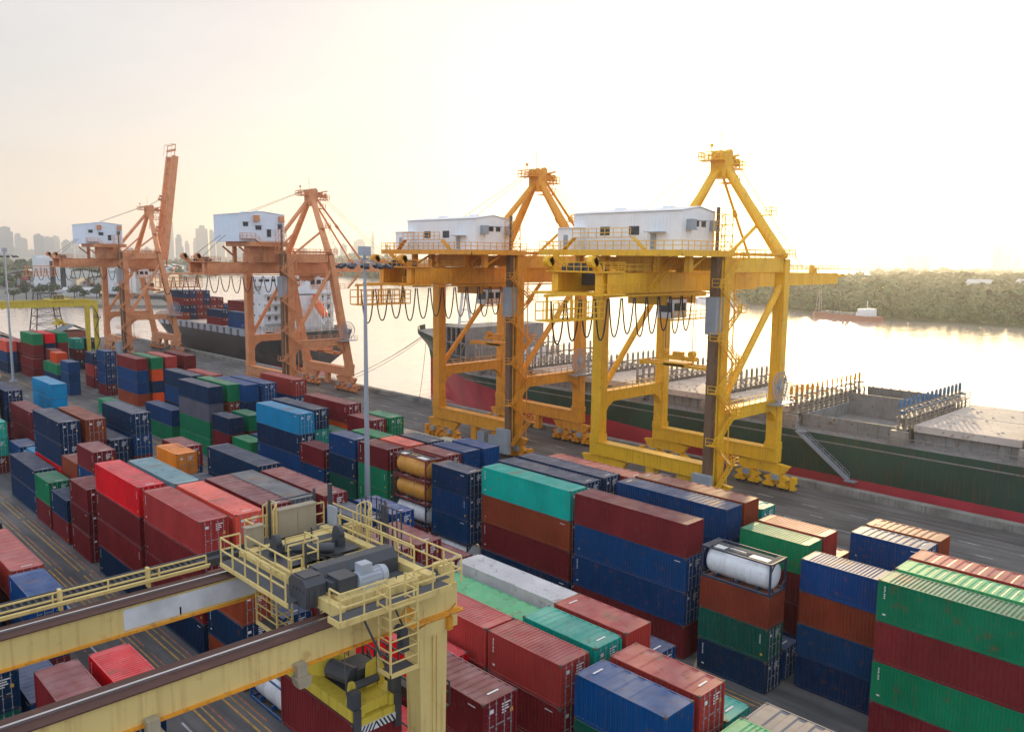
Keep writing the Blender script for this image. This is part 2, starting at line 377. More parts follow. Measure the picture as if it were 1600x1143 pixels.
def body_mb(L_, h, marks=True, var=0):
    m = MB(); Wd = 2.438; cd, cp = ((.045, .278), (.034, .225), (.050, .34))[var]
    m.mat(0)
    for x in (0, L_-.15):
        for y in (0, Wd-.15): m.box(x, y, .12, x+.15, y+.15, h-.118)
    for y in (0.01, Wd-.09): m.box(.15, y, h-.12, L_-.15, y+.08, h-.012); m.box(.15, y, .03, L_-.15, y+.08, .17)
    for x in (0.01, L_-.11): m.box(x, .15, h-.14, x+.10, Wd-.15, h-.012); m.box(x, .15, .03, x+.10, Wd-.15, .17)
    corr(m, .15, L_-.15, .02, .17, h-.12, cd, cp); corr(m, .15, L_-.15, Wd-.02, .17, h-.12, cd, cp, -1)
    # blank end (x=0)
    n = 9; p = (Wd-.3)/n
    for i in range(n):
        a = .15+i*p; q = [(a,0),(a+p*.3,0),(a+p*.5,.05),(a+p*.8,.05),(a+p,0)]
        for (ya, da), (yb, db) in zip(q, q[1:]): m.quad((.02+db,yb,.17),(.02+da,ya,.17),(.02+da,ya,h-.14),(.02+db,yb,h-.14))
    # plate behind the doors
    m.box(L_-.25, .15, .17, L_-.2, Wd-.15, h-.14)
    m.box(.16, .1, .06, L_-.16, Wd-.1, .12)
    m.mat(1)
    for x in (-.005, L_-.173):
        for y in (-.005, Wd-.157):
            m.box(x, y, -.0, x+.178, y+.162, .118); m.box(x, y, h-.118, x+.178, y+.162, h)
    if marks:
        m.mat(2)
        if var == 0: m.box(L_-1.2, .012, h-.42, L_-.62, .0195, h-.36); m.box(.5, .012, .62, .60, .0195, .72)
        elif var == 1:
            for k in range(7): m.box(.42, .012, h-.45-k*.13, .42+(.10,.08,.10,.05,.10,.09,.10)[k], .0195, h-.37-k*.13)
            m.box(.42, .012, .5, .62, .0195, .62)
        else:
            for k in range(5): m.box(L_-.62, .012, h-.6-k*.15, L_-.54, .0195, h-.50-k*.15)
            m.mat(3); m.box(L_-.52, .012, .45, L_-.34, .0195, .63); m.mat(2)
    return m
def roof_mb(L_, h, marks=True, var=0):
    roofp = (.56, .28, 1.05)[var]; m = MB(); Wd = 2.438; m.mat(0)
    m.box(.11, .09, h-.06, .55, Wd-.09, h-.022); m.box(L_-.55, .09, h-.06, L_-.11, Wd-.09, h-.022)
    x0, x1 = .55, L_-.55; n = round((x1-x0)/roofp); p = (x1-x0)/n
    for i in range(n):
        a = x0+i*p; q = [(a,0),(a+p*.40,0),(a+p*.52,-.035),(a+p*.88,-.035),(a+p,0)]
        for (xa, da), (xb, db) in zip(q, q[1:]): m.quad((xa,.09,h-.022+da),(xb,.09,h-.022+db),(xb,Wd-.09,h-.022+db),(xa,Wd-.09,h-.022+da))
    if marks:
        m.mat(2); m.box(L_-.75, .9, h-.0215, L_-.62, 1.7, h-.017)
    return m
def door_mb(L_, h, side, rods=True):
    m = MB(); k_ = MB().mat(1); Wd = 2.438; y0, y1 = (.16, Wd/2-.01) if side == 0 else (Wd/2+.01, Wd-.16); x = L_
    m.mat(0); m.box(x-.10, y0, .18, x-.055, y1, h-.15)
    n = 5; z0, z1 = .26, h-.24; p = (z1-z0)/n
    for i in range(n): m.box(x-.055, y0+.07, z0+i*p+.05, x-.03, y1-.07, z0+(i+1)*p-.05)
    if rods:
        m.mat(1)
        for f in (.27, .73):
            y = y0+(y1-y0)*f
            k_.tube((x-.005, y, .05), (x-.005, y, h-.04), .022, 5)
            for z in (.2, .9, 1.7, h-.3): k_.box(x-.04, y-.05, z, x+.02, y+.05, z+.07)
            k_.box(x-.01, y-.02, 1.15, x+.02, y+.30*(1 if side == 0 else -1), 1.2)
        m.mat(2)
        if side == 1:
            for k in range(4): m.box(x-.03, y0+.12, h-.50-k*.16, x-.022, y0+.12+(.62,.44,.5,.3)[k], h-.50-k*.16+.075)
        else: m.box(x-.03, y0+.3, h-.72, x-.022, y0+.6, h-.5)
        m.mat(3)
        if side == 1: m.box(x-.03, y1-.34, 1.5, x-.020, y1-.14, 1.72)
    return m, k_
MESH = {}
def cmesh(kind):
    # kind: (L, h, style) ; style near / far
    if kind in MESH: return MESH[kind]
    L_, h, style, var = kind
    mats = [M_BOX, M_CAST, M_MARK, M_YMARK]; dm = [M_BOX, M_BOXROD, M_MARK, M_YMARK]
    def mk(m, name, mt):
        me = bpy.data.meshes.new(name); me.from_pydata(m.v, [], m.f)
        for q in mt: me.materials.append(q)
        me.polygons.foreach_set('material_index', m.m); me.update(); return me
    d0, k0 = door_mb(L_, h, 0); d1, k1 = door_mb(L_, h, 1)
    if style == 'near':
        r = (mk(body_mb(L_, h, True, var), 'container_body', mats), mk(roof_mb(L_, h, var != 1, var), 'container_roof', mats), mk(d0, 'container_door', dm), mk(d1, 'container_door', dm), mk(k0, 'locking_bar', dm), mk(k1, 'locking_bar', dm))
    else:
        b = body_mb(L_, h, False)
        for d in (roof_mb(L_, h, False), d0, d1, k0, k1):
            n = len(b.v); b.v += d.v; b.f += [tuple(i+n for i in f) for f in d.f]; b.m += [k if d.cm != 99 else k for k in d.m]
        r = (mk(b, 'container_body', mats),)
    MESH[kind] = r; return r
def jitter(c, a=0.14):
    k = 1+random.uniform(-a, a); return (min(1, c[0]*k*(1+random.uniform(-.08,.08))), min(1, c[1]*k*(1+random.uniform(-.08,.08))), min(1, c[2]*k*(1+random.uniform(-.08,.08))), 1)
LN = {12.192: 'long forty-foot', 6.058: 'short twenty-foot'}
TESTID = False
CID = [0]; SKIP = set(i for a, b in ((9,11),(13,14),(17,17),(21,22),(24,25),(28,29),(32,33),(36,37),(40,41),(53,54),(57,57),(60,60),(66,66),(68,69),(72,72),(75,75),(82,82),(90,91),(105,106),(109,111),(113,114),(116,117),(120,122),(124,125),(127,128),(130,131),(133,134),(137,137),(150,152),(154,156),(158,159),(161,161),(165,165),(169,170),(172,172),(175,175),(178,178),(200,201),(204,206),(216,218),(220,221),(227,227),(229,229),(233,235),(237,239),(245,247),(249,251),(253,255),(276,277),(280,281),(284,285),(287,289),(291,292),(295,297),(299,299),(303,303),(307,309),(311,313),(315,316),(320,325),(327,327),(330,330),(336,336),(339,339),(345,346),(349,350),(353,354),(357,358),(363,363),(367,368),(383,384),(401,401),(405,405),(409,409),(413,413),(416,416),(422,422),(427,434),(445,445),(447,448),(469,470),(481,481),(484,485),(487,488),(490,494),(511,511),(514,514),(517,517),(519,519)) for i in range(a, b+1))   # boxes buried in the stacks that nobody can see
def container(x, y, z, L_, hk, colk, doors_right=True, label=None, group=None, far=False, rz=0.0):
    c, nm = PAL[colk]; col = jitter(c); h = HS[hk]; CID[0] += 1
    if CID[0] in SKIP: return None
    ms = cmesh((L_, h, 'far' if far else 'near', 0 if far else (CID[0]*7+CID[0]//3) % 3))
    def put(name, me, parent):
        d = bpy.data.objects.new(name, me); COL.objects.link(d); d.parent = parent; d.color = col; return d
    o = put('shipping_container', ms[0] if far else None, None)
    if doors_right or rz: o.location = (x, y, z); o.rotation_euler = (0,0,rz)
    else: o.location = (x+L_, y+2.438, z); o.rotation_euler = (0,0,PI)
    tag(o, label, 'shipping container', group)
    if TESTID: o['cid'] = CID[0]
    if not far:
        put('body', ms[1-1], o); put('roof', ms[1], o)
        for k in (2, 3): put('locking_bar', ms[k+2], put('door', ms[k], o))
    return o

def tank_protos():
    out = {}
    for key, fm, tm, fc in (('w', None, M_TANKW, (0.03,0.045,0.08)), ('o', None, M_TANKO, (0.20,0.03,0.035)), ('b', None, M_TANKW, (0.01,0.09,0.26))):
        L_, h, Wd = 6.058, 2.59, 2.438
        m = MB().mat(0)
        for x in (.07, L_-.07):
            for y in (.07, Wd-.07): m.box(x-.07, y-.07, .0, x+.07, y+.07, h)
            m.box(x-.06, .14, 0.03, x+.06, Wd-.14, .17); m.box(x-.06, .14, h-.17, x+.06, Wd-.14, h-.03)
            for s in (0, 1):
                yy = .1 if s == 0 else Wd-.1; y2 = .75 if s == 0 else Wd-.75
                m.bar((x, yy, .75), (x, y2, .12), .09); m.bar((x, yy, h-.75), (x, y2, h-.12), .09)
        for y in (.07, Wd-.07): m.box(.14, y-.06, .03, L_-.14, y+.06, .19); m.box(.14, y-.05, h-.14, L_-.14, y+.05, h-.02)
        for x in (1.2, 3.0, 4.8): m.box(x-.08, .2, .15, x+.08, Wd-.2, .45)
        t = MB(); cx, cy, cz, r = L_/2, Wd/2, h/2+.03, 1.10
        prof = [(-2.82, .30), (-2.79,.70), (-2.70,.98), (-2.54,1.10), (-2.35,1.155), (-.9,1.155), (-.88,1.175), (-.80,1.175), (-.78,1.155), (.78,1.155), (.80,1.175), (.88,1.175), (.90,1.155), (2.35,1.155), (2.54,1.10), (2.70,.98), (2.79,.70), (2.82,.30)]
        k = 28; n0 = 0
        for i, (px, pr_) in enumerate(prof):
            for j in range(k): a = 2*PI*j/k; t.v.append((cx+px, cy+math.cos(a)*pr_, cz+math.sin(a)*pr_))
            if i:
                for j in range(k): t.f.append(((i-1)*k+j, i*k+j, i*k+(j+1)%k, (i-1)*k+(j+1)%k)); t.m.append(0)
        t.f += [tuple(range(k)), tuple((len(prof)-1)*k+k-1-j for j in range(k))]; t.m += [0,0]
        wk = MB().mat(0)
        for y in (cy-.62, cy+.18): wk.box(.5, y, h-.10, L_-.5, y+.44, h-.065)
        wk.box(.15, .15, h-.06, .62, Wd-.15, h-.035); wk.box(L_-.62, .15, h-.06, L_-.15, Wd-.15, h-.035)
        for x in (1.5, 3.6): wk.tube((x, cy, cz+1.05), (x, cy, h-.02), .27, 14)
        wk.mat(1)
        for x, l in ((.9,.9), (3.95,1.6)): wk.box(x, .35, h-.033, x+l, 1.05, h-.02)
        out[key] = (m, t, wk, fc)
    return out
TP = tank_protos(); TROOT = {}
def tank(x, y, z, key, label, group=None):
    if key not in TROOT:
        m, t, wk, fc = TP[key]
        r = empty('tank_container', (x, y, z))
        f = m.build('frame', M_BOX, r); f.color = (*fc, 1)
        t.build('tank', M_TANKO if key == 'o' else M_TANKW, r, smooth=True)
        wk.build('walkway', [M_GRATE, M_MARK], r); TROOT[key] = r
    else:
        r = copy_tree(TROOT[key]); r.location = (x, y, z)
        f = next(c for c in r.children if c.name.startswith('frame')); f.color = (*TP[key][3], 1)
    return tag(r, label, 'tank container', group)

A = [26.1, 29.05, 32.0, 35.0, 37.9, 40.9]; Bk = [54.9, 57.9, 60.9, 63.9, 66.9, 69.9]
TIER = {1:['only box'], 2:['bottom','top'], 3:['bottom','middle','top'], 4:['bottom','second from bottom','second from top','top'], 5:['bottom','second','middle','fourth','top']}
def stack(x, y, L_, hs, cols, where, right=True, group='containers stacked in the yard', z=0.0, far=False):
    Ln = 12.192 if L_ == 40 else 6.058; n = len(cols)
    for i, (hk, ck) in enumerate(zip(hs, cols)):
        if n == 1: tier = 'single'
        else: tier = TIER[n][i]
        jx = random.uniform(-.04,.04); jy = random.uniform(-.03,.03)
        if ck in 'wob':
            cn = {'w':'white','o':'orange','b':'white'}[ck]; fn = {'w':'black','o':'red','b':'blue'}[ck]
            tank(x+jx, y+jy, z, ck, f'{cn} tank in {fn} frame, {tier} of {where}', 'tank containers in the yard')
        else:
            lab = f'{PAL[ck][1]} {"40" if L_ == 40 else "20"} ft container, {tier} {"of" if n > 1 else "at"} {where}'
            container(x+jx, y+jy, z, Ln, hk, ck, right if isinstance(right, bool) else right[i], lab, group, far)
        z += HS[hk]+0.012
SP_LABELS = set()

# ---- block beside the lane (rows A, nearest row first)
S = stack
S(-88.5, A[0], 40, 'hhhh', 'NMME', 'stack topped by bright red box at lane')
S(-75.1, A[0], 40, 'hhhh', 'NMMF', 'faded red stack left of gantry trolley')
S(-87.4, A[1], 40, 'hhhh', 'NMKP', 'stack behind the bright red one')
S(-74.9, A[1], 40, 'hhhh', 'MMNC', 'stack with coral roof behind gantry')
S(-75.4, A[2], 40, 'hhhh', 'NMGM', 'stack behind the coral roofed stack')
S(-88.3, A[3], 40, 'hhh', 'MNN', 'low stack behind pale blue grey roof')
S(-76.6, A[3], 40, 'hhhs', 'NMGY', 'slate roofed stack behind gantry trolley')
S(-75.7, A[4], 40, 'hhhs', 'BNMM', 'maroon stack far behind gantry trolley')
S(-88.3, A[4], 40, 'hhhh', 'NBNN', 'navy stack in the middle of yard', right=True)
S(-97.6, A[3]+.6, 20, 'ssss', 'MNBO', 'stack topped by the orange box')
S(-100.6, A[4]-.4, 20, 'ssss', 'NMBM', 'stack just behind the orange box')
S(-97.6, A[0], 20, 'hss', 'MMM', 'maroon stack left of bright red box')
S(-105.2, A[0], 20, 'ss', 'MN', 'low pair beside the yellow lane lines')
S(-112.0, A[0], 20, 'hh', 'MG', 'green over maroon pair by lane')
S(-125.4, A[0]+.3, 40, 'hh', 'NN', 'navy pair at lane, left side')
S(-104.7, A[1], 20, 'ssss', 'KBBM', 'stack between navy doors and bright red')
S(-111.3, A[1], 20, 'sss', 'NMK', 'brown stack behind green lane box', right=False)
S(-124.9, A[1]+.3, 40, 'hhhh', 'MENN', 'tall navy stack left, doors facing right')
S(-137.6, A[1], 20, 'ss', 'NB', 'blue pair behind left navy pair')
S(-131.0, A[1]+.6, 20, 'ss', 'BS', 'sky blue pair behind left navy pair')
S(-124.6, A[2]+.4, 40, 'hhhh', 'NMMK', 'brown stack beside tall navy stack left')
S(-123.6, A[3], 40, 'hhh', 'MNN', 'navy stack below brown one, left')
S(-124.9, A[4]+.4, 40, 'hhhh', 'MMBN', 'navy over blue stack beside middle lane')
S(-151.6, A[2]+.5, 40, 'hhh', 'MMM', 'maroon stack at far left')
S(-167.4, A[5]-1.3, 40, 'ssss', 'NNSS', 'sky blue stack at far left', right=False)
S(-164.6, A[2]+.1, 40, 'ssss', 'NMNN', 'navy stack at left photo edge')
S(-166.3, A[1], 40, 'ssss', 'NMWM', 'maroon stack at left photo edge')
S(-151.2, A[0]+.6, 40, 'sss', 'MTT', 'teal stack at left photo edge')
S(-61.9, A[0], 20, 'sss', 'KNK', 'brown stack seen between gantry girders')
S(-54.9, A[0], 20, 's', 'b', 'ground under gantry')
S(-61.2, A[1], 20, 'ss', 'KB', 'blue stack under gantry trolley')
S(-61.4, A[2], 20, 'sss', 'NMB', 'hidden stack under gantry girders')
S(-63.3, A[4], 20, 'ssss', 'NMBN', 'navy stack beside royal blue one')
S(-63.3, A[5], 20, 'ssss', 'NBNR', 'royal blue stack behind gantry trolley')
S(-62.6, A[3], 20, 'sss', 'BMM', 'stack right behind gantry motor')
S(-55.7, A[4], 20, 'ssss', 'NMMM', 'stack right of gantry trolley rails')
S(-55.7, A[3], 20, 'ssss', 'NMKM', 'stack behind gantry walkway rails')
S(-55.3, A[5], 20, 'hsh', 'MMM', 'maroon stack left of white box')
S(-48.4, A[5], 40, 'hhh', 'NMW', 'stack topped by long white box')
S(-47.9, A[4], 40, 'ssh', 'MBL', 'green stack beside long white box')
S(-47.3, A[2], 40, 'ssss', 'MNMF', 'faded red stack right behind gantry leg', right=False)
S(-48.3, A[1], 40, 'hhh', 'MME', 'bright red stack behind gantry leg')
S(-41.8, A[0], 20, 'ss', 'ME', 'red pair beside gantry leg')
S(-34.9, A[2], 20, 'ssss', 'MKMF', 'faded red stack right of gantry leg')
S(-34.9, A[0], 20, 'ssss', 'NMMM', 'maroon stack in front, right of leg')
S(-34.95, A[3], 20, 'ssss', 'MNDT', 'teal stack in the nearest block', right=True)
S(-34.95, A[4], 20, 'ssss', 'NNMF', 'faded red stack right of white box', right=False)
S(-35.0, A[5], 20, 'sss', 'MNB', 'low blue stack behind faded red one')
S(-27.8, A[2], 20, 'ssss', 'MNDR', 'royal blue stack at bottom', right=False)
S(-27.8, A[3], 20, 'ssss', 'NMMF', 'faded red stack behind royal blue one')
S(-27.8, A[4], 20, 'sss', 'NMT', 'low teal stack at bottom right')
S(-20.8, A[3], 20, 'hhh', 'NML', 'light green stack at bottom edge')
S(-20.8, A[4], 20, 'hhs', 'MNY', 'grey stack at bottom edge')
S(-20.8, A[5], 20, 'hh', 'MF', 'red pair at bottom edge beside lane')
# ---- block beside the quay road (rows B)
S(-20.7, Bk[0], 40, 'hhhh', 'MGMG', 'tall green stack at right photo edge')
S(-20.8, Bk[1], 40, 'hhhh', 'BMGL', 'second green stack at right photo edge')
S(-20.9, Bk[2], 40, 'hhhh', 'NMMF', 'faded red stack at right photo edge')
S(-19.7, Bk[3], 40, 'ssss', 'MBGL', 'light green stack at right edge, farthest')
S(-27.7, Bk[1], 20, 'ssss', 'NBKR', 'blue stack left of tall green one', right=False)
S(-27.8, Bk[4], 20, 'ssss', 'MNMR', 'blue stack beside the quay road')
S(-27.8, Bk[5], 20, 'ssss', 'NMMK', 'brown stack beside the quay road', right=False)
S(-34.6, Bk[0], 20, 'ssss', 'NDKw', 'stack topped by white tank', right=[True,True,False,True])
S(-34.7, Bk[1], 20, 's', 'B', 'ground behind white tank stack')
S(-34.7, Bk[2], 20, 'ssss', 'BMMG', 'green stack behind white tank', right=False)
S(-34.7, Bk[3], 20, 'ssss', 'NBMF', 'faded red stack behind white tank', right=False)
S(-34.8, Bk[4], 20, 'sss', 'MNF', 'low stack beside quay road, right')
S(-48.2, Bk[0], 40, 'hhhh', 'MBBM', 'big maroon over blue stack, centre right', right=[False,True,True,False])
S(-48.2, Bk[1], 40, 'hh', 'NM', 'hidden pair behind big maroon stack')
S(-48.2, Bk[2], 40, 'hhhh', 'MNBB', 'rust patched blue stack, centre right', right=False)
S(-48.2, Bk[3], 40, 'hhhh', 'NMBK', 'brown stack before the quay road', right=False)
S(-48.2, Bk[4], 40, 'ssss', 'MNBT', 'teal stack before the quay road')
S(-61.0, Bk[0], 40, 'hhhh', 'NMKT', 'big teal stack in the centre')
S(-61.8, Bk[1], 40, 'hhhh', 'NMNN', 'slate roofed stack behind big teal one')
S(-61.9, Bk[2], 40, 'hhhh', 'MNBN', 'second slate roofed stack behind teal')
S(-60.6, Bk[3], 40, 'hhhs', 'MNMF', 'faded red stack behind two slate roofs')
S(-69.3, Bk[0], 20, 'ssss', 'wBBN', 'navy stack left of big teal one')
S(-76.5, Bk[0], 20, 'ssss', 'Mwoo', 'stack of tanks left of navy boxes')
S(-83.8, Bk[0], 20, 'ssss', 'NGGM', 'maroon over green stack by lamp mast')
S(-90.6, Bk[0], 20, 'ssss', 'BDNB', 'blue stack left of lamp mast')
S(-98.1, Bk[0], 20, 'sss', 'MBM', 'maroon and blue stack, left of centre')
S(-110.4, Bk[0], 40, 'hhhh', 'BBNS', 'tall sky blue stack, left of centre')
S(-112.0, Bk[1]+.2, 40, 'hhhh', 'NMTN', 'navy stack behind tall sky blue one')
S(-112.5, Bk[3], 40, 'hhhh', 'NGVM', 'maroon stack before quay road, left centre')
S(-104.4, Bk[2]+.3, 20, 'ssh', 'MTG', 'green stack hidden beside navy one')
S(-99.3, Bk[3]-.6, 20, 'ssss', 'NMBM', 'maroon stack between green ones, quay road')
S(-99.3, Bk[4]-.6, 20, 'ssss', 'MNDG', 'dark green stack by quay road')
S(-90.0, Bk[1], 20, 'ssss', 'MNBG', 'green stack behind lamp mast')
S(-83.6, Bk[1], 20, 'ssss', 'NMBC', 'coral stack behind orange tanks')
S(-76.7, Bk[1], 20, 'ssss', 'NBMM', 'maroon stack behind orange tanks')
S(-83.6, Bk[2], 20, 'ssss', 'NMBN', 'navy stack behind coral one')
S(-76.8, Bk[2], 20, 'ssss', 'MNRR', 'blue stack behind navy and tanks', right=False)
S(-76.6, Bk[3], 20, 'ssss', 'MNMR', 'second blue stack before yellow crane', right=False)
S(-69.0, Bk[2], 20, 'ssh', 'NML', 'light green stack behind navy one')
S(-68.9, Bk[4], 20, 'sss', 'MNG', 'green stack near yellow crane wheels')
S(-109.5, 76.2, 40, 'ss', 'NH', 'beige topped pair before yellow crane')
S(-97.2, 77.4, 20, 'ss', 'MH', 'beige short pair before yellow crane')
S(-119.5, 83.6, 20, 's', 'H', 'quay road beside lamp mast')
S(-108.5, 79.6, 40, 's', 'H', 'quay road before yellow crane')
S(-125.7, Bk[0], 20, 'sss', 'MMN', 'navy over maroon stack, left centre', right=False)
S(-118.7, Bk[0], 20, 'ss', 'NG', 'green pair left of tall sky blue', right=False)
S(-125.9, Bk[1]+.4, 20, 'sss', 'BMG', 'green stack behind navy short one', right=False)
S(-118.8, Bk[1], 20, 'ss', 'NB', 'blue pair behind green pair')
S(-140.3, Bk[0]+.6, 40, 'hhhh', 'GGYN', 'navy over slate over green stack', right=False)
S(-140.6, Bk[1]+1, 40, 'hhhh', 'NMKG', 'green roofed stack behind slate one', right=[True,True,True,False])
S(-138.5, Bk[2], 40, 'hhhh', 'NMNR', 'blue stack behind green roofed one', right=False)
S(-138.0, Bk[3], 40, 'hhhh', 'MNBR', 'second blue stack behind green roof')
S(-138.6, Bk[5], 40, 'hhhh', 'NMBF', 'faded red stack beside salmon crane')
S(-154.5, Bk[0], 40, 'hh', 'GB', 'blue over green pair, left centre', right=False)
S(-154.2, Bk[1]+.6, 40, 'hhhh', 'MNBN', 'navy stack left of green roofed stacks', right=False)
S(-172.0, Bk[5], 40, 'hhh', 'NMF', 'flat faded red stack by quay road')
S(-181.5, Bk[0], 40, 'h', 'G', 'ground before maroon and blue stack')
S(-194.2, Bk[3]-.7, 40, 'ssss', 'KBBM', 'maroon over blue stack, far left', right=False)
S(-194.2, Bk[4]-.5, 40, 'ssss', 'VNVG', 'green over orange red stack, far', right=False)
S(-194.2, Bk[5]-.4, 40, 'ssss', 'NMBF', 'far red stack beside green one', right=False)
S(-193.5, Bk[5]+3.6, 40, 'ssss', 'MNMM', 'farthest maroon stack by salmon crane', right=False)
S(-212.3, Bk[0]+1.5, 20, 'sss', 'BBB', 'all blue stack in far block', right=False)
S(-206.5, Bk[2]+1.8, 20, 'ssss', 'MBBB', 'blue stack behind far maroon doors')
S(-219.4, Bk[3], 20, 'hhh', 'MFN', 'navy over red stack in far block')
G2 = 'far end containers behind the yard lane'
S(-236.8, 58.9, 40, 'ss', 'NG', 'green pair in far block', right=False, group=G2)
S(-252.5, 57.4, 40, 'ss', 'MM', 'maroon pair in far block', right=False, group=G2)
S(-253.5, 57.9, 40, 'hhhh', 'GMMG', 'big green topped stack, far left', right=False, group=G2, far=True)
S(-256.5, 61.6, 40, 'hhhs', 'NMNE', 'red stack between far green ones', right=False, group=G2, far=True)
S(-256.5, 64.7, 40, 'hhhs', 'MNMG', 'second far green stack', right=False, group=G2, far=True)
S(-233.0, 59.6, 20, 'sss', 'MNV', 'orange red topped far stack', right=False, group=G2, far=True)
S(-240.5, 60.6, 20, 'sss', 'NMM', 'maroon stack left of orange red', right=False, group=G2, far=True)
S(-258.0, 71.0, 20, 'hhh', 'NMT', 'far teal stack under yellow gantry', group=G2, far=True)
S(-258.0, 74.2, 20, 'hhh', 'MGN', 'far navy stack beside teal', group=G2, far=True)
S(-226.0, 65.8, 20, 'ss', 'MN', 'navy low pair, far block', group=G2, far=True)
S(-226.0, 69.0, 20, 'ss', 'NY', 'slate low pair, far block', group=G2, far=True)
S(-214.0, 70.4, 20, 'sss', 'MMM', 'maroon far stack beside gantry leg', group=G2, far=True)
S(-214.0, 73.4, 20, 'sss', 'NBF', 'faded red far stack, gantry leg', group=G2, far=True)
S(-268.0, 57.9, 40, 'hhs', 'NMF', 'red stack left of far green', right=False, group=G2, far=True)
S(-268.0, 54.9, 40, 'hhh', 'NBC', 'coral stack behind left lamp mast', right=False, group=G2, far=True)
for i in range(4): S(-325+i*13, 60+i*2.2, 40, 'hh', ('NN','MN','NB','NN')[i], ('first','second','third','fourth')[i]+' pair in farthest yard row', group=G2, far=True)
# ---- nearest block under the foreground gantry
G3 = 'containers under the foreground gantry'
S(-53.6, 14.8, 20, 'sss', 'MNE', 'red stack between gantry girders', group=G3)
S(-53.5, 11.7, 20, 'sss', 'NMM', 'maroon stack left of gantry red one', group=G3)
S(-66.8, 8.7, 40, 'sss', 'NDN', 'navy stack at bottom left corner', group=G3)
S(-66.9, 11.7, 40, 'ss', 'NB', 'pair at left under gantry', group=G3)
S(-71.6, 14.4, 20, 'sss', 'MBR', 'blue stack left, beyond far girder', group=G3)
S(-84.5, 14.7, 40, 'sss', 'NMF', 'red stack at left edge beyond girder', group=G3)
S(-79.0, 11.5, 20, 'sss', 'MNF', 'red stack left of gantry blue one', group=G3)
S(-73.0, 8.4, 20, 'sss', 'MNT', 'teal stack at left edge under girder', group=G3)
S(-60.3, 5.6, 20, 'sss', 'NBT', 'teal stack at bottom left edge', group=G3)
S(-98.5, 14.7, 40, 'sss', 'MNN', 'navy stack at left edge by lane', group=G3)

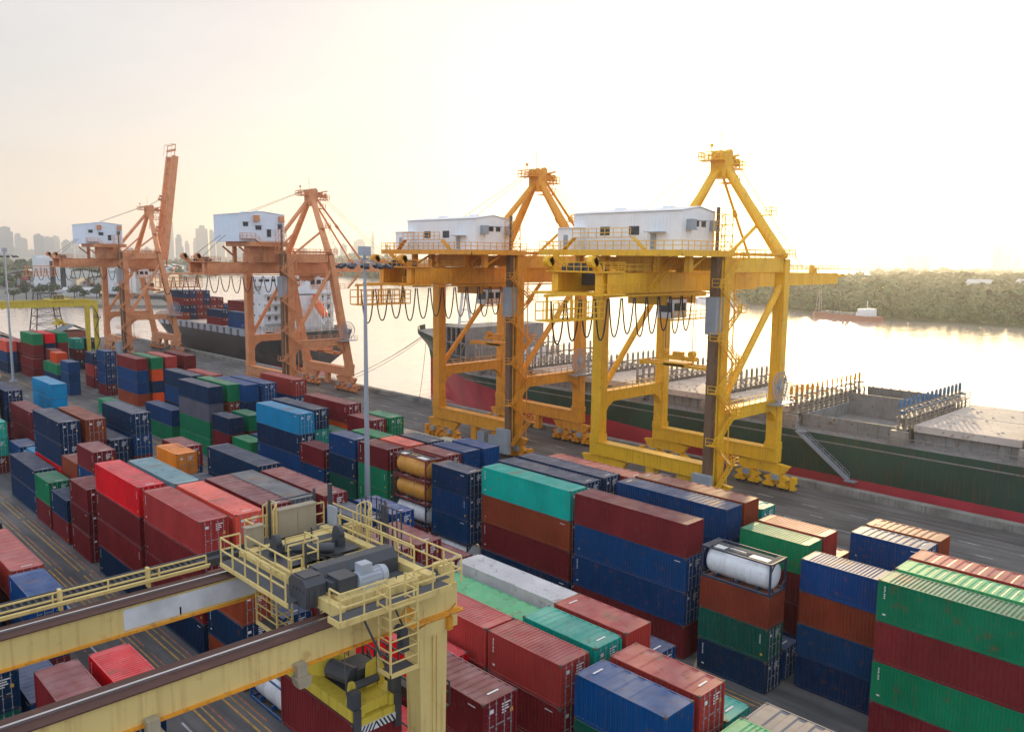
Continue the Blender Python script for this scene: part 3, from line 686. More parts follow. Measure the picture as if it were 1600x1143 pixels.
# ================================================================== QUAY CRANES
def quay_crane(cx, mt, label, kind, boom_up=False, spz=18.5, spy=98.0, cab_y=91.0):
    r = empty('quay_crane', (cx, 93.0, 0)); G = 15.7      # local y 0 = landside rail, G = waterside rail
    LX = 10.0; slant = 5.0 if kind == 'A' else 0.0        # kind A: waterside legs lean inwards going up
    top = 31.3; wy = G-slant
    # legs
    for sx in (-1, 1):
        m = MB(); x = sx*LX
        m.bar((x, 0, 5.8), (x, 0, 13.5), 1.55, 1.7, 1.7, 1.9) if False else None
        m.box(x-.85, -.8, 5.9, x+.85, .8, 33.4); m.box(x-.95, -.9, 5.9, x+.95, .9, 7.0)
        for zb in (9.2, 14.6, 18.1, 21.7, 25.2, 28.8): m.box(x-.875, -.825, zb, x+.875, .825, zb+.09)
        m.build('leg', mt, r)
        m = MB(); m.bar((x, G, 5.9), (x, wy, 33.2), 1.7, 1.5, 1.6, 1.4); m.box(x-.95, G-.9, 5.9, x+.95, G+.9, 6.8); m.build('leg', mt, r)
    # sill beams and their middle posts
    for y in (0, G):
        m = MB(); m.box(-11.0, y-.75, 3.9, 11.0, y+.75, 5.9); m.box(-11.02, y-.95, 5.9, 11.02, y+.95, 5.96)
        m.box(-.7, y-.5, 1.3, .7, y+.5, 3.9); m.build('sill_beam', mt, r)
    # bogies
    for y in (0, G):
        for sx in (-1, 1):
            m = MB(); c = sx*8.6
            m.mat(0); m.profile([(c-4.3, 3.55),(c-3.4, 2.35),(c+3.4, 2.35),(c+4.3, 3.55),(c+.9, 3.88),(c-.9, 3.88)], 'y', y-.38, y+.38)
            for s2 in (-1, 1):
                d = c+s2*2.35
                m.mat(0); m.profile([(d-2.0, 1.65),(d-1.3, 1.15),(d+1.3, 1.15),(d+2.0, 1.65),(d+.5, 2.34),(d-.5, 2.34)], 'y', y-.46, y+.46)
                for s3 in (-1, 1):
                    e = d+s3*1.15
                    m.mat(0); m.profile([(e-.95, .62),(e-.8, .35),(e+.8, .35),(e+.95, .62),(e+.4, 1.14),(e-.4, 1.14)], 'y', y-.54, y+.54)
                    m.box(e-.3, y-1.05, .5, e+.3, y-.55, 1.1)
                    m.mat(1)
                    for s4 in (-1, 1): m.tube((e+s4*.52, y-.22, .36), (e+s4*.52, y+.22, .36), .36, 12)
                m.mat(2); m.box(d-.5, y-.95, 1.5, d+.5, y-.5, 2.2)
            m.mat(0); ex = c+sx*4.9; m.box(ex-.35, y-.45, .25, ex+.35, y+.45, 2.1); m.mat(1); m.tube((ex, y, 1.0), (ex+sx*.75, y, 1.0), .22, 8)
            m.build('bogie', [mt, M_DARK, M_ACBOX], r)
    # cable machinery cabinets on the sill beam
    m = MB(); m.box(2.2, -1.6, 1.0, 4.0, -.8, 3.5); m.box(5.2, -1.7, .9, 8.6, -.85, 3.3); m.build('switch_cabinet', M_ACBOX, r)
    # portal beams with haunches, diagonals, upper side beams
    for sx in (-1, 1):
        x = sx*LX; m = MB()
        yb = G-slant*.25
        m.profile([(0.8, 11.6),(0.8, 9.9),(1.5, 11.0),(2.7, 11.7),(yb-2.6, 11.7),(yb-1.4, 11.0),(yb-.7, 9.9),(yb-.7, 13.3),(0.8, 13.3)], 'x', x-.6, x+.6)
        m.box(x-.75, .8, 13.3, x+.75, yb-.7, 13.38)
        m.rail([(x+.7, .9, 13.38), (x+.7, yb-.8, 13.38)], 1.0, .04, 1.6)
        m.build('portal_beam', mt, r)
        m = MB(); m.tube((x, .9, 13.8), (x, wy+slant*.1-.2, 29.6), .46, 10); m.build('diagonal_brace', mt, r)
        m = MB(); m.box(x-.55, .8, 31.4, x+.55, wy-.7, 33.3); m.tube((x+.2, .9, 33.75), (x+.2, wy, 33.75), .22, 8)
        m.rail([(x+.6, .9, 33.3), (x+.6, wy+1.5, 33.3)], 1.1, .04, 1.5); m.build('side_beam', mt, r)
    m = MB(); m.box(-LX+.85, -.6, 31.6, LX-.85, .6, 33.3); m.build('cross_beam', mt, r); m = MB(); m.box(-LX+.85, wy-.65, 31.2, LX-.85, wy+.65, 33.3)
    m.box(-11, wy-1.6, 33.31, 11, wy+1.6, 33.38); m.rail([(-11, wy+1.6, 33.38), (11, wy+1.6, 33.38), (11, wy-1.6, 33.38)], 1.1, .04, 1.6); m.build('cross_beam', mt, r)
    for gx in (-3.6, 3.6):
        m = MB()
        for y in (0, wy): m.box(gx-.5, y-.45, 31.2, gx+.5, y+.45, 31.6)
        m.build('girder_hanger', mt, r)
    # trolley girders and boom
    y0, y1 = -17.0, wy+3.2; yt = y1+(38.0 if kind == 'A' else 32.5)
    for gx in (-3.6, 3.6):
        m = MB(); m.box(gx-.55, y0, 28.9, gx+.55, y1, 31.2); m.box(gx-.7, y0, 31.2, gx+.7, y1, 31.27); m.box(gx-.72, y0+1, 28.72, gx+.72, y1, 28.9)
        for q in range(11): m.box(gx-.575, y0+1.6+q*3.1, 28.95, gx+.575, y0+1.68+q*3.1, 31.15)
        if gx > 0: m.rail([(gx+.8, y0, 31.27), (gx+.8, y1, 31.27)], 1.05, .035, 1.6)
        m.build('trolley_girder', mt, r)
    hinge = Vector((0, y1+.4, 31.0)); ang = math.radians(81.5 if boom_up else 0)
    def bp(p): return Vector((p[0], hinge.y+(p[1]-hinge.y)*math.cos(ang)-(p[2]-hinge.z)*math.sin(ang), hinge.z+(p[1]-hinge.y)*math.sin(ang)+(p[2]-hinge.z)*math.cos(ang)))
    m = MB()
    for gx in (-2.6, 2.6):
        a = bp((gx, y1+.5, 30.05)); b = bp((gx, yt-2.5, 30.05)); d = (b-a).normalized(); 
        n = d.cross(Vector((1,0,0))).normalized(); k = len(m.v)
        for c_, hh in ((a, 1.1), (b, .95)):
            for i, j in ((-1,-1),(1,-1),(1,1),(-1,1)): m.v.append(tuple(c_+Vector((1,0,0))*i*.5+n*j*hh))
        m.f += [(k,k+1,k+2,k+3),(k+7,k+6,k+5,k+4)]+[(k+i,k+4+i,k+4+(i+1)%4,k+(i+1)%4) for i in range(4)]; m.m += [0]*6
    for t in [i/7 for i in range(8)]:
        y = y1+1+(yt-4-y1)*t; a = bp((-2.6, y, 30.0)); b = bp((2.6, y, 30.0)); m.bar(a, b, .5, .5)
        y2 = y1+1+(yt-4-y1)*min(1, t+1/7); m.bar(bp((-2.6, y, 30.9)), bp((2.6, y2, 30.9)), .15)
    # boom railing and tip platform
    for i in range(20):
        y = y1+1+(yt-4-y1)*i/19; m.bar(bp((3.3, y, 31.1)), bp((3.3, y, 32.2)), .07)
    for z in (31.15, 31.7, 32.2): m.bar(bp((3.3, y1+1, z)), bp((3.3, yt-3, z)), .06)
    for q in ((-3.3,), (3.3,)):
        m.bar(bp((q[0], yt-2.5, 30.6)), bp((q[0], yt+1.2, 30.6)), .2); m.bar(bp((q[0], yt+1.2, 30.6)), bp((q[0], yt+1.2, 31.7)), .1); m.bar(bp((q[0], yt-2.5, 31.7)), bp((q[0], yt+1.2, 31.7)), .08)
    m.bar(bp((-3.3, yt+1.2, 30.6)), bp((3.3, yt+1.2, 30.6)), .25); m.bar(bp((-3.3, yt-.6, 30.6)), bp((3.3, yt-.6, 30.6)), .6); m.bar(bp((-3.3, yt+1.2, 31.7)), bp((3.3, yt+1.2, 31.7)), .08)
    m.build('boom', mt, r)
    # lugs on the boom top
    m = MB()
    for y in (y1+10.5, y1+21):
        for gx in (-2.6, 2.6): m.bar(bp((gx, y-.5, 31.0)), bp((gx, y, 32.2)), .5, .5, .5, .9); m.bar(bp((gx, y+.9, 31.0)), bp((gx, y+.9, 31.9)), .7)
    m.build('stay_lug', mt, r)
    # A-frame
    ax, ay, az = 0.0, wy+ (1.2 if kind == 'A' else -1.0), 46.3
    for p, q in (((-LX, wy, 33.2), (-.8, ay, az)), ((LX, wy, 33.2), (.8, ay, az)), ((0, .1, 33.3), (0, ay-.9, az-.1))):
        m = MB(); th = p[1] > 1
        m.tube(p, q, .88 if th else .52, 14, .62 if th else .48); v = Vector(p).lerp(Vector(q), .5); m.build('mast_leg', mt, r, smooth=False)
    m = MB(); m.tube((LX*.62, wy+.1, 38.6), (LX*.62-1.5, wy-6.2, 33.4), .26, 8); m.tube((-LX*.62, wy+.1, 38.6), (-LX*.62+1.5, wy-6.2, 33.4), .26, 8)
    for i in range(9):      # ladder up the right mast leg
        a = Vector((LX+.3, wy+.9, 34)).lerp(Vector((1.6, ay+.8, az)), i/9); m.bar(a, a+Vector((.1, .4, 1.1)), .06)
    m.bar((LX+.3, wy+1.3, 35), (1.7, ay+1.2, az+1), .06); m.box(5.1, wy-.2, 39.4, 7.6, wy+1.9, 39.5); m.rail([(5.1, wy+1.9, 39.5), (7.6, wy+1.9, 39.5), (7.6, wy-.2, 39.5)], 1.1, .04, .8)
    m.build('mast_brace', mt, r)
    m = MB(); m.box(-1.2, ay-1.1, az-1.4, 1.2, ay+1.1, az+1.2)
    m.box(-2.1, ay-3.0, az+1.0, 1.6, ay-1.1, az+1.1); m.rail([(-2.1, ay-3.0, az+1.1), (1.6, ay-3.0, az+1.1), (1.6, ay-1.1, az+1.1)], 1.1, .05, .9); m.rail([(-2.1, ay-3.0, az+1.1), (-2.1, ay+.5, az+1.1)], 1.1, .05, .9)
    for gx in (-.8, .8): m.box(gx-.25, ay-1.2, az+1.2, gx+.25, ay+1.3, az+2.3); m.tube((gx-.3, ay+.7, az+2.2), (gx+.3, ay+.7, az+2.2), .62, 14); m.tube((gx-.3, ay-.8, az+2.0), (gx+.3, ay-.8, az+2.0), .5, 14)
    m.box(-1.3, ay+1.1, az+.1, 1.3, ay+4.4, az+.25); m.rail([(1.3, ay+1.1, az+.25), (1.3, ay+4.4, az+.25), (-1.3, ay+4.4, az+.25)], 1.1, .05, .9); m.bar((0, ay+1.0, az+1.6), (0, ay+4.6, az+2.4), .3)
    for q in range(5): m.box(-.6+.1*q, ay+1.6+q*.55, az+.6+.25*(q%2), .5, ay+1.95+q*.55, az+1.5+.3*(q%3))
    m.box(-1.1, ay+1.1, az-2.0, 1.1, ay+3.4, az-1.85); m.rail([(1.1, ay+1.1, az-1.85), (1.1, ay+3.4, az-1.85)], 1.0, .05, .8); m.tube((0, ay-.4, az+2.3), (0, ay-.4, az+5.4), .05, 5)
    m.bar((0, ay-2.8, az+1.1), (0, ay-2.8, az+2.9), .1); m.tube((0, ay-2.8, az+2.9), (0, ay-2.8, az+3.3), .25, 8)
    m.build('mast_head', mt, r)
    # stays
    for gx in (-2.6, 2.6):
        m = MB(); e = bp((gx, y1+10.5, 31.9)); s0 = Vector((gx*.35, ay+1.0, az+.4))
        if boom_up:
            mid = (s0+e)/2; mid.y -= 1.5; mid.z -= 2.5; m.bar(s0, mid, .14); m.bar(mid, e, .14)
        else: m.tube(s0, e, .24, 6); c = s0.lerp(e, .42); m.tube(c, s0.lerp(e, .47), .38, 6)
        m.build('fore_stay', mt, r)
    m = MB()
    for gx in (-.5, .5):
        m.tube((gx, ay+.6, az+2.9), bp((gx*2, y1+21, 31.9)), .045, 4)
        m.tube((gx, ay-.6, az+2.6), (gx*3, -6.0 if kind == 'A' else -2.0, 42 if kind == 'A' else 39.5), .045, 4)
    if kind == 'A':
        for gx in (-1.2, 1.2): m.tube((gx, -10.4, 37.5), (gx*2.2, -17, 32.2), .06, 4)
    m.build('hoist_rope', M_ROPE, r)
    # machinery house
    if kind == 'A': hx0, hx1, hy0, hy1, hz0, hz1 = -4.6, 7.9, -10.6, .4, 35.9, 41.9
    else: hx0, hx1, hy0, hy1, hz0, hz1 = -8.3, 9.2, -8.3, -1.0, 34.15, 38.9
    hm = M_BLUEHOUSE if kind == 'A' else M_HOUSE; ym = (hy0+hy1)/2
    m = MB().mat(0); m.profile([(hy0, hz0), (hy1, hz0), (hy1, hz1), (ym, hz1+.55), (hy0, hz1)], 'x', hx0, hx1)
    x = hx0+.3
    while x < hx1-.1: m.box(x, hy0-.03, hz0+.1, x+.12, hy0-.004, hz1-.1); x += .55
    y = hy0+.25
    while y < hy1-.1: m.box(hx1+.004, y, hz0+.1, hx1+.03, y+.12, hz1-.1); y += .55
    if kind != 'A':
        m.box(hx0-2.2, hy0-.9, hz0, hx0+1.9, hy0+3.0, hz0+2.9)
    hs = m.build('machinery_house', hm, r)
    m = MB()
    m.profile([(hy0-.2, hz1+.02), (ym, hz1+.6), (hy1+.2, hz1+.02), (hy1+.2, hz1+.12), (ym, hz1+.70), (hy0-.2, hz1+.12)], 'x', hx0-.15, hx1+.15)
    for q in (.25, .7): m.box(hx0+(hx1-hx0)*q, ym-.5, hz1+.45, hx0+(hx1-hx0)*q+1.5, ym+.5, hz1+.9)
    if kind != 'A': m.box(hx0-2.4, hy0-1.1, hz0+2.9, hx0+2.1, hy0+3.1, hz0+3.0)
    m.build('roof', hm, hs)
    if kind == 'A': wins = [(1.0, 3.3, 1.2, .9), (3.9, 2.6, 1.4, .9), (6.6, 1.1, 1.0, 1.6), (9.3, 2.9, 1.0, 1.0)]; acs = [(3.6, 4.6), (9.6, 4.6)]
    else: wins = [(2.7, 2.9, .95, .7), (4.2, 2.9, .95, .7)]; acs = [(1.0, 2.6), (6.2, 2.6)]
    for y_, z_, w_, h_ in wins:
        m = MB(); m.box(hx1+.031, hy0+y_, hz0+z_, hx1+.07, hy0+y_+w_, hz0+z_+h_); m.build('window', M_WIN, hs)
        m = MB(); m.box(hx1+.031, hy0+y_-.15, hz0+z_+h_+.02, hx1+.35, hy0+y_+w_+.15, hz0+z_+h_+.1); m.build('window_hood', M_ACBOX, hs)
    for y_, z_ in acs:
        m = MB().mat(0); m.box(hx1+.031, hy0+y_-.1, hz0+z_, hx1+.8, hy0+y_+1.0, hz0+z_+1.15); m.box(hx1+.031, hy0+y_-.2, hz0+z_-.15, hx1+.9, hy0+y_+1.1, hz0+z_-.01)
        m.build('air_conditioner', M_SALM if kind == 'A' else M_ACBOX, hs)
    if kind != 'A':
        for x_, w_, z_, h_ in ((-9.4,.8,.1,1.9), (-3.6,1.6,1.9,1.1), (1.2,1.6,1.9,1.1), (4.6,.9,.1,1.9)):
            yy = hy0-.93 if x_ < -9 else hy0-.07
            m = MB(); m.box(x_, yy, hz0+z_, x_+w_, yy+.028, hz0+z_+h_); m.build('door' if h_ > 1.5 else 'window', M_ACBOX if h_ > 1.5 else M_WIN, hs)
        m = MB(); m.box(4.3, hy0-1.2, hz0+2.15, 7.0, hy0-.04, hz0+2.22); m.build('door_canopy', M_ACBOX, hs)
    # platform under the house
    m = MB(); px0, px1, py0, py1, pz = (hx0+1.5, hx1+1.0, hy0+2.0, hy1+.8, hz0-.02) if kind == 'A' else (-12.2, 11.2, -11.0, .9, hz0-.02)
    if kind == 'A':
        m.box(px0, py0, pz-1.0, px1, py1, pz); m.box(hx1+.1, hy0+.2, pz+.6, hx1+1.3, hy0+3.2, pz+.7)
        m.rail([(hx1+.1, hy0+.2, pz+.7), (hx1+1.3, hy0+.2, pz+.7), (hx1+1.3, hy0+3.2, pz+.7), (hx1+1.3, hy0+5.0, pz-.9)], 1.1, .04, 1.0)
        m.bar((hx1+.7, hy0+3.2, pz+.6), (hx1+.7, hy0+5.4, pz-1.0), .9, .12); m.box(hx1+.1, hy0+5.2, pz-1.05, hx1+1.3, hy1, pz-.95); m.rail([(hx1+1.3, hy0+5.4, pz-.95), (hx1+1.3, hy1, pz-.95)], 1.1, .04, 1.0)
        for x in (-2.5, 5.5): m.box(x-.35, hy0+3.4, 31.2, x+.35, hy0+4.2, pz-1.0); m.bar((x, hy0+3.8, 32.5), (x, hy0+1.0, pz-1.0), .35)
        m.box(-3.2, hy0+6.5, 31.3, 6.8, hy0+10.6, pz-1.0)
    else:
        m.box(px0, py0, pz-.35, px1, py1, pz); m.box(px0-.01, py0-.01, pz-.75, px1+.01, py0+.2, pz-.35); m.box(px1-.2, py0, pz-.75, px1+.01, py1, pz-.35)
        m.rail([(px0, py1, pz), (px0, py0, pz), (px1, py0, pz), (px1, py1, pz)], 1.1, .04, 1.3)
        m.box(-6.5, py0+.4, pz+1.55, 3.2, py0+1.5, pz+1.62); m.rail([(-6.5, py0+.4, pz+1.62), (3.2, py0+.4, pz+1.62)], 1.1, .04, 1.3)
        m.bar((-8.4, py0+.9, pz), (-6.5, py0+.9, pz+1.6), .8, .1); m.bar((5.1, py0+.9, pz), (3.2, py0+.9, pz+1.6), .8, .1)
        for x in (-9, -4.4, 4.4, 9): m.box(x-.4, -6.6, 31.4, x+.4, -5.8, pz-.35); m.bar((x, -6.2, 31.6), (x, -2.0, pz-.4), .3)
        m.box(-3, -5.6, 31.4, 2.9, -1.6, pz-.4); m.bar((-9.5, -11.4, pz-.3), (-3.5, -11.4, 30.0), .9, .12); m.rail([(-9.5, -11.8, pz-.3), (-3.5, -11.8, 30.0)], 1.1, .04, 1.0)
    m.build('house_platform', mt, r)
    # machinery on the back end of the girders
    m = MB(); m.mat(0); m.box(-4.6, -17.6, 31.28, 4.8, -13.5, 31.45); m.rail([(-4.6, -17.6, 31.45), (4.8, -17.6, 31.45), (4.8, -13.5, 31.45)], 1.1, .04, 1.2)
    m.box(-5.2, -19.5, 28.6, 5.4, -14.0, 28.85)
    for gx in (-3.6, 3.6): m.bar((gx, -17.0, 31.3), (gx, -18.2, 33.0), .8, .7); m.tube((gx-.4, -18.2, 32.6), (gx+.4, -18.2, 32.6), .7, 12)
    m.box(4.5, -16.5, 28.85, 4.6, -9.0, 31.2); m.rail([(5.4, -19.5, 28.85), (5.4, -9, 28.85)], 1.1, .04, 1.2)
    m.bar((5.0, -8.6, 28.9), (5.0, -3.4, 33.0), .7, .1); m.rail([(5.4, -8.6, 28.9), (5.4, -3.4, 33.0)], 1.1, .04, 1.0)
    m.mat(1)
    for q in range(7): m.box(-3+q*.9, -16.4+.2*(q%3), 31.46, -2.4+q*.9, -14.8, 32.1+.3*(q%2))
    m.box(-2.6, -13, 29.6, 2.6, -9, 31.1)
    m.build('rear_machinery', [mt, M_DARK], r)
    # festoon platform and cable loops
    m = MB(); m.box(2.8, -27.0, 25.9, 5.6, -18.2, 26.05); m.rail([(5.6, -27, 26.05), (5.6, -18.2, 26.05)], 2.0, .05, 1.0, 2); m.rail([(2.8, -27, 26.05), (2.8, -18.2, 26.05)], 2.0, .05, 1.2, 1)
    for y in (-26.6, -22.5, -18.6): m.bar((4.2, y, 26.05), (4.2, y, 29.0), .22)
    m.bar((4.2, -27, 28.8), (4.2, -17, 28.9), .35, .3); m.bar((4.6, -17, 28.45), (4.6, 14, 28.45), .16, .2)
    m.build('festoon_platform', mt, r)
    ncl = 11; y_ = -26.5
    for i in range(ncl):
        m = MB(); w_ = 2.55; dep = (4.9 if kind != 'A' else 3.7)*(1-.05*(i%3)); pts = []
        for k in range(15):
            t = k/14; u = 2*t-1; pts.append((4.6, y_+.15+(w_-.3)*(.5+.5*math.copysign(abs(u)**1.25, u)), 28.2-dep*(1-abs(u)**3.0)))
        m.chain(pts, .10, 5); m.build('festoon_cable', M_CABLE, r); y_ += w_
    # trolley, cabin
    ty = cab_y-93
    m = MB().mat(0); m.box(-4.2, ty-2.5, 28.0, 4.2, ty+6.0, 28.65); m.box(-3.2, ty-2, 26.9, 3.2, ty-1, 28.0); m.box(-3.2, ty+4, 27.0, 3.2, ty+5, 28.0)
    m.box(4.3, ty-3.2, 25.0, 5.3, ty+7.0, 25.1); m.rail([(5.3, ty-3.2, 25.1), (5.3, ty+7.0, 25.1)], 1.1, .04, 1.2); m.bar((4.8, ty+7, 25.1), (4.8, ty+10.4, 28.5), .7, .1); m.rail([(5.2, ty+7, 25.1), (5.2, ty+10.4, 28.5)], 1.0, .04, 1.0)
    m.mat(1); m.box(-2.4, ty, 28.66, 2.4, ty+3.5, 29.6); m.build('trolley', [mt, M_DARK], r)
    m = MB().mat(0); m.box(1.7, ty-1.8, 25.2, 4.2, ty+1.4, 27.7); m.mat(1); m.box(4.201, ty-1.5, 26.2, 4.23, ty-.3, 27.2); m.box(4.201, ty+.1, 26.2, 4.23, ty+1.1, 27.2); m.box(2.0, ty-1.83, 26.0, 3.9, ty-1.801, 27.3)
    m.build('operator_cabin', [M_HOUSE, M_WIN], r)
    # lift shaft and stair tower on the right landside leg
    m = MB().mat(0); m.box(LX-.5, -2.0, 3.0, LX+.5, -.95, 34.0); 
    for z in range(5, 34, 3): m.box(LX-.56, -2.06, z, LX+.56, -.96, z+.18)
    for z in range(6, 34, 2): m.bar((LX+.55, -1.9, z), (LX+.55, -1.0, z+2), .09); m.box(LX+.5, -2.0, z+.02, LX+.58, -.96, z+.1)
    m.mat(1); m.box(LX-1.3, -3.2, 1.2, LX+1.4, -2.4, 5.2); m.box(LX-.7, -2.5, 23.5, LX+.9, -.94, 28.3); m.mat(0); m.box(LX-.2, -1.7, 34.01, LX+.15, -1.3, 39.6)
    m.build('lift_shaft', [M_LIFT, M_ACBOX], r)
    m = MB(); n = 9; zs = [2.6+i*(30.4/n) for i in range(n+1)]; xs = LX+1.6
    for i in range(n):
        ya, yb2 = (-2.6, 1.6) if i % 2 == 0 else (1.6, -2.6)
        xx = xs+(0 if i % 2 == 0 else .05); m.bar((xx-.33, ya, zs[i]), (xx-.33, yb2, zs[i+1]), .06, .22); m.bar((xx+.33, ya, zs[i]), (xx+.33, yb2, zs[i+1]), .06, .22)
        for k in range(12): c_ = Vector((xx, ya, zs[i])).lerp(Vector((xx, yb2, zs[i+1])), (k+.5)/12); m.box(c_.x-.3, c_.y-.12, c_.z-.02, c_.x+.3, c_.y+.12, c_.z+.02)
        m.rail([(xx+.38, ya, zs[i]), (xx+.38, yb2, zs[i+1])], 1.0, .035, .9)
        yy = yb2; m.box(LX+.86, min(yy, yy+math.copysign(1.1, yy)), zs[i+1]-.06, xs+.5, max(yy, yy+math.copysign(1.1, yy)), zs[i+1])
        e = yy+math.copysign(1.1, yy); m.rail([(xs+.5, yy, zs[i+1]), (xs+.5, e, zs[i+1]), (LX+.9, e, zs[i+1])], 1.0, .035, .9)
    for y in (-1.8, 1.4): m.bar((LX+1.1, y, 2.6), (LX+1.1, y, 33), .12)
    m.build('stair_tower', mt, r)
    m = MB()
    for z0 in (33.4,):
        for x, y in ((LX+.6, -3.4), (LX+2.2, -3.4), (LX+.6, -1.6), (LX+2.2, -1.6)): m.bar((x, y, z0), (x, y, z0+5.2), .1)
        for i in range(5):
            z = z0+i*1.3
            for a, b in (((LX+.6,-3.4),(LX+2.2,-3.4)), ((LX+2.2,-3.4),(LX+2.2,-1.6)), ((LX+2.2,-1.6),(LX+.6,-1.6))): m.bar((*a, z), (*b, z), .08); m.bar((*a, z), (*b, min(z0+5.2, z+1.3)), .06)
    m.build('lattice_cage', mt, r)
    # cable reel on the right waterside leg
    m = MB(); c = Vector((LX+1.25, G-1.3, 15.2)); R_ = 2.1; k = 26
    for i in range(k):
        a0, a1 = 2*PI*i/k, 2*PI*(i+1)/k
        for rr in (R_, R_*.62): m.bar(c+Vector((0, math.cos(a0)*rr, math.sin(a0)*rr)), c+Vector((0, math.cos(a1)*rr, math.sin(a1)*rr)), .12 if rr == R_ else .07)
        m.bar(c, c+Vector((0, math.cos(a0)*R_, math.sin(a0)*R_)), .06)
    m.tube(c-Vector((.4,0,0)), c+Vector((.25,0,0)), .4, 12); m.box(LX+.7, G-3.6, 12.75, LX+2.3, G+1.0, 12.9); m.rail([(LX+2.3, G-3.6, 12.9), (LX+2.3, G+1.0, 12.9)], 1.0, .035, 1.0)
    m.build('cable_reel', M_GALV, r)
    tag(r, label, 'quay crane', 'ship to shore cranes along the quay')
    # spreader hanging on ropes: a thing of its own
    sp = empty('container_spreader', (cx, spy, spz))
    m = MB(); m.box(-3.0, -.55, -.25, 3.0, .55, .35); m.box(-6.05, -1.15, -1.15, 6.05, -.75, -.75); m.box(-6.05, .75, -1.15, 6.05, 1.15, -.75)
    m.box(-1.8, -1.15, -1.05, 1.8, 1.15, -.55)
    for x in (-6.05, 5.75): m.box(x, -1.22, -1.3, x+.3, 1.22, -.65)
    m.build('frame', mt, sp)
    m = MB()
    for x in (-2.3, 2.3): m.tube((x, -.5, .75), (x, .5, .75), .45, 14); m.box(x-.2, -.3, .3, x+.2, .3, .8)
    m.box(-.8, -.4, .36, .8, .4, .95); m.build('head_block', M_DARK if kind != 'B' else mt, sp)
    for x in (-2.5, -2.1, 2.1, 2.5):
        for y in (-.35, .35): m = MB(); m.tube((x, y, .9), (x, y, 28.0-spz), .035, 4); m.build('rope', M_ROPE, sp)
    tag(sp, 'spreader hanging on ropes below the '+label.split(',')[0].replace(' with lowered boom','').replace(' with its boom raised steeply',''), 'spreader', 'spreaders hanging from quay cranes')
    return r
quay_crane(-67.3, M_GOLD, 'rightmost golden yellow quay crane, its boom lowered over the river', 'B', spz=18.9, spy=98.5, cab_y=92.5)
quay_crane(-105.1, M_ORA, 'second quay crane from the right, dark orange with white machinery house', 'B', spz=18.7, spy=98.2, cab_y=93.5)
quay_crane(-179.3, M_SALM, 'salmon quay crane with lowered boom, second from the left', 'A', spz=10.2, spy=108.0, cab_y=105.0)
quay_crane(-283.5, M_SALM, 'leftmost salmon quay crane with its boom raised steeply', 'A', boom_up=True, spz=22.0, spy=104.0, cab_y=101.0)

